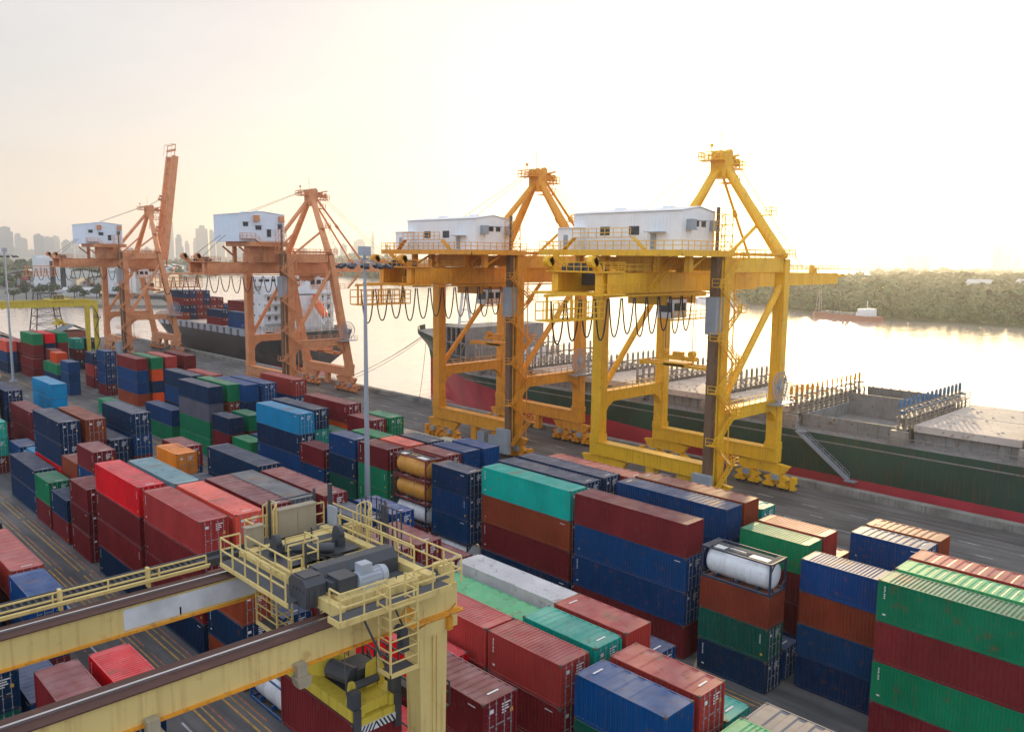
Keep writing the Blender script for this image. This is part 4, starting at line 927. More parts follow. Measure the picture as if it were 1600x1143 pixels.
# ================================================================== FOREGROUND GANTRY
def near_gantry():
    r = empty('yard_gantry_crane', (-29.7, 21.0, 0)); r_ = r.location
    def L(m, name, mats, parent=None, **k):   # geometry is written in yard coordinates and moved to the gantry's own origin
        m.v = [(x-r_.x, y-r_.y, z) for x, y, z in m.v]; return m.build(name, mats, parent or r, **k)
    for gx in (-26.2, -33.2):
        m = MB(); m.box(gx-.48, -4, 18.02, gx+.48, 21.75, 19.12); m.mat(1); m.box(gx-.62, -4, 17.94, gx+.62, 21.8, 18.02)
        m.mat(0)
        for y in (1.5, 5.2, 8.9, 12.6, 16.4, 19.9): m.box(gx+.481, y, 18.03, gx+.50, y+.07, 18.45)
        m.box(gx-.3, 21.0, 19.13, gx-.12, 21.75, 19.95); m.box(gx+.12, 21.0, 19.13, gx+.3, 21.75, 19.95)
        m.profile([(21.0, 18.0), (21.75, 18.0), (21.75, 17.2), (19.6, 17.2), (19.6, 17.6)], 'x', gx-.50, gx+.50)
        g = L(m, 'girder', [M_RTG, M_ORA])
        m = MB(); m.box(gx-.60, -4, 19.121, gx+.60, 20.9, 19.17); m.mat(1); m.box(gx-.05, -4, 19.171, gx+.05, 20.8, 19.26); m.mat(0); m.box(gx-.12, -4, 19.171, gx-.055, 20.8, 19.2)
        L(m, 'trolley_rail', [M_RUSTRAIL, M_RAILTOP], g)
        m = MB(); m.tube((gx-.05, 20.2, 19.6), (gx-.05, 20.98, 19.6), .18, 12); m.tube((gx-.05, 19.7, 19.6), (gx-.05, 20.2, 19.6), .09, 10); L(m, 'buffer', M_DARK, g)
        for ye, s in ((19.75, 1), (-3.6, -1)):
            m = MB(); k = len(m.v)
            for z, y0, y1 in ((17.2, ye-.05, ye+1.45), (1.9, ye+.25, ye+1.15)):
                m.v += [(gx-.48,y0,z),(gx+.48,y0,z),(gx+.48,y1,z),(gx-.48,y1,z)]
            m.f += [(k+3,k+2,k+1,k),(k+4,k+5,k+6,k+7)][::-1]+[(k+(i+1)%4,k+i,k+4+i,k+4+(i+1)%4) for i in range(4)]; m.m += [0]*6
            m.box(gx+.481, ye+.62, 2.2, gx+.56, ye+.72, 17.1); m.box(gx+.481, ye+.85, 4, gx+.53, ye+.89, 17.1)
            L(m, 'leg', M_RTG)
    m = MB(); m.tube((-25.68, 19.2, 17.85), (-25.68, 22.0, 17.85), .09, 8); m.box(-25.70, 21.1, 17.2, -25.5, 21.35, 17.75); m.tube((-25.72, 19.1, 18.45), (-25.69, 19.1, 18.45), .33, 18); m.bar((-25.6, 21.2, 18.0), (-25.45, 21.45, 18.35), .06)
    L(m, 'conduit', M_ORA)
    m = MB(); m.box(-32.718, 10.4, 18.12, -32.70, 16.6, 18.98); L(m, 'name_panel', M_PANEL)
    for y in (20.4, -3.0):
        m = MB(); m.box(-35.6, y-.45, 1.0, -23.8, y+.45, 1.9); L(m, 'sill_beam', M_RTG)
        m = MB()
        for x in (-34.6, -25.0): m.tube((x, y-.3, .75), (x, y+.3, .75), .74, 20); m.box(x-.5, y-.42, .7, x+.5, y-.32, 1.2)
        L(m, 'wheel_bogie', M_DARK)
    # cable tray and handrail along the far girder
    m = MB().mat(0); m.box(-35.9, -4, 19.0, -35.1, 20.8, 19.06); m.box(-35.95, -4, 18.9, -35.88, 20.8, 19.25); m.box(-35.1, -4, 18.9, -35.03, 20.8, 19.25)
    m.mat(1)
    for i in range(5): m.tube((-35.75+i*.13, -4, 19.12), (-35.75+i*.13, 14.5, 19.12), .045, 5)
    y = -3.8
    while y < 14.4: m.box(-35.86, y, 19.16, -35.12, y+.10, 19.20); y += .25
    L(m, 'cable_tray', [M_GRATE, M_CABLE])
    m = MB(); m.rail([(-34.6, -4, 19.1), (-34.6, 14.6, 19.1)], .55, .03, 2.0, 1); m.tube((-34.2, -4, 19.35), (-34.2, 14.6, 19.35), .05, 6); m.tube((-34.35, -4, 19.2), (-34.35, 14.6, 19.2), .05, 6)
    for y in (1.2, 5.0, 8.6, 12.0): m.box(-34.75, y, 18.9, -34.45, y+.12, 19.75)
    L(m, 'handrail', M_RTG)
    for y in (8.6, 13.9):
        m = MB(); m.box(-25.69, y, 17.75, -25.35, y+.4, 18.2); m.profile([(y-.1,17.74),(y+.5,17.74),(y+.42,17.4),(y-.02,17.4)], 'x', -25.69, -25.2); m.mat(1); m.box(-25.65, y, 17.36, -25.24, y+.4, 17.398); L(m, 'floodlight', [M_CAB, M_LAMP])
    # ---- trolley
    t = MB()
    t.box(-33.7, 15.72, 19.35, -25.5, 16.05, 19.80); t.box(-34.0, 20.0, 19.35, -25.5, 20.4, 19.95)
    t.box(-33.6, 16.15, 19.4, -32.9, 20.0, 19.85); t.box(-26.5, 16.15, 19.4, -25.9, 20.0, 19.85); t.box(-30.2, 16.15, 19.35, -29.8, 20.0, 19.8)
    t.box(-30.9, 15.78, 19.801, -28.0, 16.0, 20.05)
    for x in (-33.2, -26.2):
        for y in (16.2, 19.9): t.tube((x-.06, y, 19.50), (x+.06, y, 19.50), .24, 16)
    tr = L(t, 'trolley', M_RTG)
    m = MB(); m.box(-33.5, 14.8, 19.58, -27.6, 15.7, 19.62); m.box(-25.45, 15.3, 19.55, -24.75, 20.6, 19.6); m.box(-35.1, 16.7, 19.55, -34.25, 20.9, 19.6); m.box(-34.2, 20.45, 19.55, -25.5, 21.15, 19.6); m.box(-32.9, 16.2, 19.35, -30.3, 19.9, 19.39); m.box(-29.7, 18.9, 19.6, -26.6, 19.9, 19.64)
    L(m, 'walkway', M_GRATE, tr)
    m = MB()
    m.box(-33.5, 14.73, 19.42, -27.6, 14.8, 19.60); m.box(-24.75, 15.3, 19.42, -24.68, 20.6, 19.66); m.box(-25.5, 15.25, 19.42, -24.7, 15.3, 19.66); m.box(-35.17, 16.7, 19.45, -35.1, 20.9, 19.62)
    rr = .028
    m.rail([(-33.5, 15.7, 19.6), (-33.5, 14.8, 19.6), (-27.8, 14.8, 19.6)], 1.1, rr, 1.25)
    
    m.rail([(-33.0, 15.72, 19.6), (-29.0, 15.72, 19.6), (-29.0, 16.2, 19.6)], 1.1, rr, 1.2)
    m.rail([(-24.75, 15.35, 19.6), (-24.75, 17.4, 19.6)], 1.1, rr, .9); m.rail([(-24.75, 18.7, 19.6), (-24.75, 20.6, 19.6)], 1.1, rr, .9); m.rail([(-25.5, 15.35, 19.6), (-24.75, 15.35, 19.6)], 1.1, rr, .7)
    m.rail([(-34.2, 16.7, 19.6), (-35.1, 16.7, 19.6), (-35.1, 20.9, 19.6)], 1.1, rr, 1.1)
    m.rail([(-35.1, 21.15, 19.6), (-24.75, 21.15, 19.6)], 1.1, rr, 1.1); m.rail([(-24.75, 21.15, 19.6), (-24.75, 20.6, 19.6)], 1.1, rr, .5)
    m.rail([(-32.0, 17.1, 19.4), (-32.0, 19.8, 19.4)], 1.1, rr, 1.3); m.rail([(-32.9, 20.42, 19.6), (-27.0, 20.42, 19.6)], 1.1, rr, 1.2)
    m.rail([(-30.1, 16.2, 19.8), (-30.1, 17.6, 19.8), (-31.2, 17.6, 19.8)], 1.1, rr, .9)
    L(m, 'handrail', M_RTG, tr)
    # caged ladders rounded gates
    for cx_, cy_ in ((-34.55, 17.6), (-31.6, 20.9)):
        m = MB()
        for k in range(7):
            a = PI*k/6; x = cx_+.5*math.cos(a); m.bar((x, cy_+.35*math.sin(a), 19.6), (x, cy_+.35*math.sin(a), 21.2+.25*math.sin(a)), .05)
        m.chain([(cx_+.5*math.cos(PI*k/6), cy_+.35*math.sin(PI*k/6), 21.2+.25*math.sin(PI*k/6)) for k in range(7)], .03, 5)
        L(m, 'ladder_cage', M_RTG, tr)
    m = MB()   # dark cage behind the far corner
    for k in range(9): a = PI*k/8; m.bar((-32.6+.9*math.cos(a), 22.1+.55*math.sin(a), 19.0), (-32.6+.9*math.cos(a), 22.1+.55*math.sin(a), 21.1), .05)
    for z in (19.3, 20.2, 21.0): m.chain([(-32.6+.9*math.cos(PI*k/8), 22.1+.55*math.sin(PI*k/8), z) for k in range(9)], .03, 5)
    for k in range(6): m.bar((-31.4+k*.35, 21.7, 19.1), (-31.4+k*.35, 21.7, 21.3), .05)
    m.bar((-31.4, 21.7, 21.3), (-29.6, 21.7, 21.3), .05)
    L(m, 'ladder_cage', M_DARK, tr)
    m = MB(); m.profile([(-28.6, 19.65), (-28.6, 20.25), (-28.3, 20.6), (-27.75, 20.6), (-27.45, 20.25), (-27.45, 19.65)], 'y', 16.15, 19.9); m.box(-28.5, 19.91, 19.7, -27.6, 20.0, 20.4)
    L(m, 'drum_cover', M_DARK, tr)
    m = MB(); m.profile([(-28.2, 19.4), (-28.3, 20.3), (-28.05, 20.55), (-27.2, 20.55), (-26.95, 20.3), (-27.0, 19.4)], 'y', 15.2, 16.1); m.box(-28.0, 15.3, 20.56, -27.2, 16.0, 20.6)
    for k in range(4): m.tube((-27.9+k*.25, 15.16, 20.1), (-27.9+k*.25, 15.2, 20.1), .05, 6)
    for y in (15.35, 15.6, 15.85): m.box(-26.99, y, 19.45, -26.93, y+.06, 20.2)
    L(m, 'gearbox', M_DARK, tr)
    m = MB(); m.box(-27.3, 16.35, 19.8, -26.4, 17.15, 20.45); m.box(-27.2, 16.12, 19.9, -26.6, 16.34, 20.35); m.box(-27.32, 16.33, 20.451, -26.38, 17.17, 20.49); L(m, 'brake_box', M_DARK, tr)
    m = MB().mat(0); my = 17.2; m.tube((-26.6, my, 20.15), (-26.6, my+1.1, 20.15), .36, 20); m.tube((-26.6, my+1.1, 20.15), (-26.6, my+1.4, 20.15), .41, 20, .34); m.box(-26.85, my+.15, 20.45, -26.35, my+.65, 20.82); m.box(-26.95, my+.1, 19.8, -26.25, my+1.2, 19.9)
    for k in range(14): a = 2*PI*k/14; m.bar((-26.6+.37*math.cos(a), my+.1, 20.15+.37*math.sin(a)), (-26.6+.37*math.cos(a), my+1.05, 20.15+.37*math.sin(a)), .03)
    L(m, 'hoist_motor', M_MOTOR, tr)
    m = MB(); m.box(-34.7, 18.0, 19.7, -34.3, 20.0, 21.0); m.box(-34.72, 17.95, 21.0, -34.25, 20.05, 21.06); m.box(-34.29, 19.0, 19.8, -34.27, 19.02, 20.9); L(m, 'control_cabinet', M_CAB, tr)
    m = MB(); m.box(-34.4, 16.3, 19.65, -34.05, 17.1, 20.6); m.box(-34.42, 16.25, 20.6, -34.0, 17.15, 20.65); L(m, 'control_cabinet', M_CAB, tr)
    m = MB(); m.box(-34.1, 20.5, 19.7, -33.3, 20.58, 20.9); L(m, 'splash_panel', M_MOTOR, tr)
    m = MB()
    for x, y in ((-31.9, 16.6), (-31.2, 19.3)):
        m.box(x-.3, y-.15, 19.6, x+.3, y+.15, 20.5); m.tube((x, y-.1, 20.5), (x, y+.1, 20.5), .34, 14); m.box(x-.1, y-.3, 19.5, x+.1, y+.3, 20.2)
    m.box(-32.9, 16.1, 19.86, -30.3, 19.9, 19.90)
    m.tube((-31.6, 17.2, 20.15), (-30.4, 18.6, 20.15), .22, 10); m.box(-31.0, 18.6, 19.45, -30.3, 19.6, 19.8); m.tube((-33.5, 20.3, 21.1), (-33.5, 20.3, 22.1), .12, 8); m.tube((-29.9, 16.9, 19.8), (-29.9, 16.9, 20.9), .05, 6); m.tube((-31.3, 18.0, 19.4), (-31.3, 18.0, 21.0), .04, 5)
    L(m, 'rope_sheaves', M_DARK, tr)
    m = MB(); m.box(-33.0, 16.2, 19.2, -31.4, 16.9, 19.34); m.tube((-34.8, 17.8, 21.4), (-34.8, 20.2, 21.4), .035, 6); m.tube((-34.8, 17.8, 19.6), (-34.8, 17.8, 21.5), .06, 6); m.tube((-34.8, 20.2, 19.6), (-34.8, 20.2, 21.6), .07, 6); L(m, 'lightning_bar', M_DARK, tr)
    # hanging service baskets
    def basket(x0, x1, y0, y1, z0, z1, name):
        m = MB().mat(0)
        for x in (x0, x1):
            for y in (y0, y1): m.bar((x, y, z0), (x, y, z1), .07)
        n = max(3, round((z1-z0)/.42))
        for i in range(n+1):
            z = z0+(z1-z0)*i/n
            for a, b in (((x0,y0),(x1,y0)), ((x1,y0),(x1,y1)), ((x0,y1),(x1,y1))):
                m.bar((*a, z), (*b, z), .045)
        m.box(x0, y0, z0-.12, x1, y1, z0-.09); m.box(x0-.04, y0-.04, z0-.15, x1+.04, y0, z0); m.box(x1, y0-.04, z0-.15, x1+.04, y1+.04, z0)
        m.mat(1); m.box(x0+.05, y0+.05, z0-.088, x1-.05, y1-.05, z0-.06); L(m, name, [M_RTG, M_GRATE], tr)
    basket(-25.05, -24.25, 17.2, 18.5, 17.1, 20.6, 'service_basket'); basket(-31.7, -29.9, 15.5, 16.2, 17.3, 19.3, 'service_basket')
    m = MB(); m.box(-24.8, 17.9, 17.7, -24.4, 18.2, 18.3); m.tube((-24.9, 18.0, 18.5), (-24.45, 18.0, 18.5), .2, 12); m.bar((-25.3, 16.6, 19.4), (-24.9, 17.4, 17.2), .08); m.bar((-25.6, 18.2, 19.4), (-25.0, 18.6, 17.9), .06); L(m, 'basket_gear', M_DARK, tr)
    m = MB()
    for k in range(6):
        p0 = Vector((-33.6+k*.5, 16.4+.3*(k % 3), 19.95)); p1 = Vector((-28.8-k*.25, 19.4-.4*k, 19.95)); pts = []
        for q in range(9): t = q/8; c = p0.lerp(p1, t); c.x += .35*math.sin(3*t*PI+k); c.z += .04*math.sin(7*t+k)+.03*k; pts.append(c)
        m.chain(pts, .035, 5); L(m, 'cable_run', M_CABLE, tr); m = MB()
    pts = [Vector((-26.6+.3*math.sin(q*.9), 17.9+.12*q, 19.75+.12*math.cos(q*1.3))) for q in range(14)]; m.chain(pts, .03, 5)
    L(m, 'cable_run', M_CABLE, tr)
    # dark access bridge below the girders, by the inner side of the legs
    m = MB().mat(0); m.box(-32.7, 21.6, 12.7, -26.9, 22.3, 12.78); m.box(-32.7, 21.52, 12.45, -26.9, 21.6, 12.95); m.rail([(-32.7, 21.55, 12.8), (-26.9, 21.55, 12.8)], 1.1, .03, .9); m.rail([(-32.7, 22.3, 12.8), (-26.9, 22.3, 12.8)], 1.1, .03, .9)
    m.box(-33.4, 19.0, 12.7, -32.7, 22.3, 12.78); m.rail([(-32.7, 19.0, 12.8), (-32.7, 21.5, 12.8)], 1.1, .03, .9); m.box(-27.3, 21.1, 12.5, -26.9, 21.6, 12.7)
    for y in (19.4, 20.2): m.bar((-33.3, y, 12.8), (-33.3, y, 17.9), .07)
    for z in (13.4, 14.2, 15.0, 15.8, 16.6): m.bar((-33.3, 19.4, z), (-33.3, 20.2, z+.6), .05)
    m.box(-30.4, 21.5, 9.9, -26.9, 22.1, 9.98); m.rail([(-30.4, 21.5, 10), (-26.9, 21.5, 10)], 1.1, .03, .8); m.bar((-32.4, 21.9, 12.7), (-30.4, 21.9, 9.98), .6, .08); m.rail([(-32.4, 21.6, 12.7), (-30.4, 21.6, 9.98)], 1.0, .03, .8)
    L(m, 'access_bridge', M_DARK)
    tag(r, 'large cream yellow rubber tyred gantry crane with trolley machinery in the foreground', 'gantry crane', 'gantry cranes over the container blocks')
    return r
near_gantry()
# spreader and held container
def near_spreader():
    x0, y0, z0 = -33.2, 17.3, 13.75; r = empty('container_spreader', (x0+3.03, y0+1.22, z0)); q = r.location
    def L(m, name, mats, **k): m.v = [(x-q.x, y-q.y, z-q.z) for x, y, z in m.v]; return m.build(name, mats, r, **k)
    m = MB()
    m.box(x0, y0-.05, z0+.12, x0+6.06, y0+.62, z0+.62); m.box(x0, y0+1.85, z0+.12, x0+6.06, y0+2.45, z0+.62)
    for x in (x0, x0+4.75): m.box(x, y0+.6, z0+.15, x+1.2, y0+1.86, z0+.6)
    m.box(x0+5.75, y0+.1, z0-.3, x0+6.15, y0+2.3, z0+.1)
    m.profile([(y0+1.5, z0+.62), (y0+2.4, z0+.62), (y0+2.4, z0+1.5), (y0+2.1, z0+1.75), (y0+1.6, z0+1.6)], 'x', x0+4.7, x0+4.95)
    m.profile([(y0+.1, z0+.62), (y0+.6, z0+.62), (y0+.45, z0+1.5), (y0+.25, z0+1.5)], 'x', x0+5.4, x0+5.6)
    L(m, 'frame', M_RTG2)
    m = MB(); k = 20
    for i in range(k):
        a, b = 2*PI*i/k, 2*PI*(i+1)/k; cx, cy = x0+2.1, y0+1.15
        for r0, r1, zz0, zz1 in ((.85,.85,z0+.6,z0+1.5),): m.quad((cx+r0*math.cos(a), cy+r0*math.sin(a), zz0), (cx+r0*math.cos(b), cy+r0*math.sin(b), zz0), (cx+r0*math.cos(b), cy+r0*math.sin(b), zz1), (cx+r0*math.cos(a), cy+r0*math.sin(a), zz1))
        m.quad((cx+.85*math.cos(a), cy+.85*math.sin(a), z0+1.5), (cx+.85*math.cos(b), cy+.85*math.sin(b), z0+1.5), (cx+.78*math.cos(b), cy+.78*math.sin(b), z0+1.5), (cx+.78*math.cos(a), cy+.78*math.sin(a), z0+1.5))
        m.quad((cx+.78*math.cos(b), cy+.78*math.sin(b), z0+.6), (cx+.78*math.cos(a), cy+.78*math.sin(a), z0+.6), (cx+.78*math.cos(a), cy+.78*math.sin(a), z0+1.5), (cx+.78*math.cos(b), cy+.78*math.sin(b), z0+1.5))
    L(m, 'cable_basket', M_RTG2)
    m = MB(); m.box(x0+1.3, y0+.62, z0+.2, x0+4.7, y0+1.84, z0+.5); m.tube((x0+3.0, y0+.9, z0+1.0), (x0+4.4, y0+1.2, z0+1.0), .42, 12); m.box(x0+3.2, y0+1.3, z0+.5, x0+4.5, y0+2.3, z0+1.3); m.tube((x0+5.0, y0+.5, z0+.95), (x0+5.0, y0+2.0, z0+.95), .18, 8)
    for yy in (y0+.2, y0+2.25): m.box(x0+5.7, yy-.22, z0+.6, x0+6.1, yy+.22, z0+1.3); m.box(x0+6.07, yy-.16, z0-.9, x0+6.2, yy+.16, z0+.6)
    m.tube((x0+1.6, y0+1.15, z0+.7), (x0+2.6, y0+1.15, z0+.7), .5, 14)
    L(m, 'hydraulics', M_DARK)
    m = MB().mat(0); m.box(x0+6.155, y0+.35, z0-.55, x0+6.2, y0+2.1, z0-.2); m.mat(1)
    for i in range(9):
        y = y0+.38+i*.19; s = .1 if i < 4 else -.1; m.v += [(x0+6.205, y+s, z0-.2), (x0+6.205, y+.09+s, z0-.2), (x0+6.205, y+.09-s, z0-.55), (x0+6.205, y-s, z0-.55)]; n = len(m.v); m.f.append((n-4, n-3, n-2, n-1)); m.m.append(1)
    L(m, 'striped_board', [M_SHIPW, M_CABLE])
    for x in (x0+1.0, x0+5.0):
        for y in (y0+.4, y0+2.0): m = MB(); m.tube((x, y, z0+.6), (x+.25*(1 if x < x0+3 else -1), y, 19.4), .025, 5); L(m, 'rope', M_ROPE)
    tag(r, 'lemon yellow spreader holding a maroon container under the foreground gantry', 'spreader')
    container(x0, y0, z0-2.62, 6.058, 's', 'M', False, 'maroon 20 ft container hanging from the lemon yellow spreader under the foreground gantry')
near_spreader()

# far yard gantry
def far_gantry(xc, y0, y1, label, z1=20.0, sy=66.0):
    r = empty('yard_gantry_crane', (xc, y1, 0))
    for gx in (-3.6, 3.6):
        m = MB(); m.box(gx-.5, y0-y1, z1-1.5, gx+.5, .6, z1); m.box(gx-.65, y0-y1, z1+.01, gx+.65, .6, z1+.09)
        for k in range(6): m.box(gx+.5, (y0-y1)*(k+.5)/6, z1-1.75, gx+.8, (y0-y1)*(k+.5)/6+.5, z1-1.3)
        m.build('girder', M_RTG2, r)
        for y in (y0-y1, 0):
            m = MB(); m.bar((gx, y, z1-1.5), (gx*1.05, y, 1.8), 1.1, 1.2, .8, .9); m.build('leg', M_RTG2, r)
    for y in (y0-y1, 0):
        m = MB(); m.box(-6, y-.5, 1.0, 6, y+.5, 1.8); m.build('sill_beam', M_RTG2, r)
        m = MB()
        for x in (-5, 5): m.tube((x, y-.3, .75), (x, y+.3, .75), .75, 14)
        m.build('wheel_bogie', M_DARK, r)
    m = MB()
    for k in range(5): m.bar((4.6, -.6 if k % 2 else .6, 3+k*3), (4.6, .6 if k % 2 else -.6, 6+k*3), .5, .1)
    m.rail([(5, -.8, 15), (5, .8, 15)], 1.0, .05, .8); m.build('stair', M_DARK, r)
    ty = sy-y1; m = MB().mat(0); m.box(-4.4, ty-2.5, z1+.1, 4.4, ty+2.5, z1+.5); m.rail([(4.4, ty-2.5, z1+.5), (4.4, ty+2.5, z1+.5)], 1.1, .05, 1.0); m.mat(1); m.box(-2, ty-1.5, z1+.5, 2, ty+1.0, z1+1.5)
    m.build('trolley', [M_RTG2, M_DARK], r)
    tag(r, label, 'gantry crane', 'gantry cranes over the container blocks')
    s = empty('container_spreader', (xc, sy, z1-6.2)); m = MB(); m.box(-3.1, -1.2, -.4, 3.1, -.8, .1); m.box(-3.1, .8, -.4, 3.1, 1.2, .1); m.box(-1.2, -.8, -.3, 1.2, .8, .5)
    for x in (-2, 0, 2): m.tube((x, -.4, .8), (x, .4, .8), .4, 10)
    m.build('frame', M_RTG2, s)
    for x in (-1.6, 1.6): m = MB(); m.tube((x, 0, 1), (x, 0, 6.2), .05, 4); m.build('rope', M_ROPE, s); tag(s, 'yellow spreader hanging below '+' '.join(label.split()[:4]), 'spreader')
far_gantry(-247.0, 49.5, 74.3, 'lemon yellow yard gantry over the far left container block')
far_gantry(-272.0, 21.0, 47.0, 'farther lemon yellow yard gantry cut by the left photo edge', z1=21, sy=40)

# lamp masts
def mast(x, y, label, h=33.2, r_=2.7):
    r = empty('lamp_mast', (x, y, 0)); m = MB(); m.tube((0,0,0), (0,0,h), .36, 14, .15); m.box(-.8,-.8,0,.8,.8,.35); m.build('pole', M_GALV, r, smooth=False)
    m = MB(); k = 18
    for i in range(k):
        a, b = 2*PI*i/k, 2*PI*(i+1)/k; m.bar((r_*.8*math.cos(a), r_*.8*math.sin(a), h-1.1), (r_*.8*math.cos(b), r_*.8*math.sin(b), h-1.1), .09)
    for i in range(6): a = 2*PI*i/6; m.bar((0,0,h-.4), (r_*.8*math.cos(a), r_*.8*math.sin(a), h-1.1), .07)
    m.box(-.5,-.5,h-.2,.5,.5,h+.8); m.build('ring', M_GALV, r)
    for i in range(12):
        a = 2*PI*i/12; m = MB().mat(0); c = Vector((r_*math.cos(a), r_*math.sin(a), h-1.25)); m.bar(c-Vector((.25*math.cos(a), .25*math.sin(a), -.12)), c+Vector((.35*math.cos(a), .35*math.sin(a), -.2)), .55, .3)
        m.build('floodlight', M_DARK, r)
    tag(r, label, 'lamp mast', 'high floodlight masts of the container yard')
mast(-74.6, 50.0, 'tall grey floodlight mast standing in the middle of the yard')
mast(-238.5, 52.2, 'tall grey floodlight mast at the left edge beside the yellow gantry')

for i, (x, y) in enumerate(((-167.2, 94.6), (-164.6, 93.4), (-161.2, 92.6), (-157.9, 92.4))):
    m = MB(); m.tube((0,0,0), (0,0,.08), .3, 10); m.tube((0,0,.08), (0,0,1.5), .07, 8, .05); m.box(-.12,-.12,1.5,.12,.12,1.72)
    tag(m.build('marker_post', M_DARK, None, (x, y, 0)), ('leftmost','second','third','rightmost')[i]+' of four small dark marker posts on the quay road', 'post', 'marker posts on the quay road')

# ================================================================== SHIPS
def loft_hull(m, stations, zs_of):
    # stations: list of (x, half-breadth per level) ; zs_of(x) -> z per level ; levels bottom..top
    rows = []
    for x, hb in stations:
        row = []; zs = zs_of(x)
        for h, z in zip(hb, zs): row.append(len(m.v)); m.v.append((x, -h, z))
        for h, z in zip(hb, zs): m.v.append((x, h, z))
        rows.append(row)
    n = len(rows[0])
    for a, b in zip(rows, rows[1:]):
        for k in range(n-1):
            for off in (0, n):
                q = (a[k]+off, b[k]+off, b[k+1]+off, a[k+1]+off)
                m.f.append(q); m.m.append(0 if k >= 1 else 1)
        m.f.append((a[n-1], b[n-1], b[n-1]+n, a[n-1]+n)); m.m.append(2)
    for row in (rows[0], rows[-1]):
        for k in range(n-1): m.f.append((row[k], row[k+1], row[k+1]+n, row[k]+n)); m.m.append(0 if k >= 1 else 1)
M_BLUECAP = mat('worn_blue_paint', (0.06,0.17,0.32), rough=0.6, rust=0.8, streak=0.4)
def green_ship():
    r = empty('container_ship', (-60, 132.2, -2.5)); ox, oz = -60, -2.5
    def L(m, name, mats, parent=None, **k): m.v = [(x-ox, y, z-oz) for x, y, z in m.v]; return m.build(name, mats, parent or r, **k)
    def red(x): return 1.4+max(0, (-60-x)*.052)
    def top(x):
        t = max(0, min(1, (-137-x)/14)); return 7.3+6.2*t*t*(3-2*t)+max(0, (-150-x))*.06
    st = []
    for x in list(range(70, -120, -10))+[-120,-125,-130,-135,-140,-145,-150,-154,-158,-161,-164,-166,-167.2]:
        t = max(0, (-118-x)/49); w = 15*(1-min(1, (max(0, (-112-x))/47))**1.8) ; wr = 15*(1-min(1, (max(0, (-116-x))/47))**2.2); wd = 15*math.sqrt(max(0.0, 1-max(0, (-132-x)/35.4)**2.2))
        st.append((x, (max(.05, w*.97), max(.05, wr), max(.1, (wr+wd)/2*1.0), max(.15, wd))))
    m = MB(); loft_hull(m, st, lambda x: (-5.5, red(x), (red(x)+top(x))/2, top(x)))
    h = L(m, 'hull', [M_HULLG, M_HULLR, M_DECK])
    m = MB().mat(0); m.tube((-150, 0, -1.6), (-163, 0, -2.2), 3.4, 16, 2.2); L(m, 'bulbous_bow', M_HULLR)
    # bulwark at the bow, rails along the side
    for s in (-1, 1):
        m = MB()
        for (xa, ha), (xb, hb) in zip(st, st[1:]):
            if xa <= -140: m.quad((xa, s*ha[3], top(xa)), (xb, s*hb[3], top(xb)), (xb, s*(hb[3]+.12), top(xb)+1.2), (xa, s*(ha[3]+.12), top(xa)+1.2))
        L(m, 'bulwark', M_HULLG)
    m = MB(); m.rail([(-136, -14.8, 7.4), (69, -14.8, 7.4)], 1.1, .045, 2.4); m.box(-136, -15.06, 6.1, 69, -15.0, 6.28); L(m, 'side_rail', M_DECK)
    # hatch coamings and covers
    bays = [(-135,-120.4),(-117.9,-105.6),(-103.2,-90.8),(-88.4,-75.8),(-73.6,-60.8),(-41.9,-28.4),(-25.9,-12.4),(-9.9,4),(6,19)]
    for a, b in bays:
        m = MB(); m.box(a, -11.8, 7.0, b, 11.8, 9.2)
        k = a+.8
        while k < b: m.box(k, -12.0, 7.3, k+.14, -11.801, 9.1); k += 1.6
        L(m, 'hatch_coaming', M_DECK)
        for y0, y1 in ((-12.4, -.1), (.1, 12.4)):
            m = MB(); m.box(a, y0, 9.21, b, y1, 10.15); m.box(a+.1, y0+.1, 10.151, b-.1, y1-.1, 10.19)
            for q in range(10): x = random.uniform(a+1, b-1); y = random.uniform(y0+1, y1-1); m.box(x, y, 10.2, x+.35, y+.2, 10.32)
            L(m, 'hatch_cover', M_HATCH)
    # open hold
    m = MB().mat(0); a, b = -58.6, -44.6
    m.box(a, -12.0, 7.31, b, -11.7, 9.4); m.box(a, 11.7, 7.31, b, 12.0, 9.4); m.box(a, -11.7, 7.31, a+.3, 11.7, 9.4); m.box(b-.3, -11.7, 7.31, b, 11.7, 9.4)
    k = a+1
    while k < b: m.box(k, -12.15, 7.32, k+.18, -12.001, 9.38); m.box(k, 11.4, 7.32, k+.25, 11.699, 11.4); k += 1.5
    m.box(a, 11.9, 9.41, b, 12.2, 11.2); m.box(a+.3, 4.0, 7.33, b-.3, 4.3, 11.0)
    L(m, 'open_hold', M_DECK)
    # lashing bridges
    def bridge(x, cap, hgt=13.3):
        m = MB().mat(0); y = -13.2; q = 0
        while y <= 13.3:
            m.box(x-.55, y-.20, 7.31, x-.27, y+.20, hgt-.9); m.box(x+.5, y-.16, 7.31, x+.72, y+.16, hgt-2.2+.5*(q % 3 == 0))
            m.mat(1); m.profile([(y-.20, hgt-.9), (y+.20, hgt-.9), (y+.20, hgt-.1), (y, hgt+.35), (y-.20, hgt-.1)], 'x', x-.58, x-.24)
            if q % 2 == 0: m.box(x-.2, y-.3, hgt-1.6, x+.5, y+.1, hgt-1.2)
            m.mat(0); y += 1.78; q += 1
        for z in (9.4, 11.0): m.box(x-.75, -13.4, z, x+.75, 13.4, z+.14); m.rail([(x+.75, -13.4, z+.14), (x+.75, 13.4, z+.14)], 1.0, .04, 2.4)
        m.box(x-.5, -13.4, hgt-1.5, x-.32, 13.4, hgt-1.25)
        y = -13.2
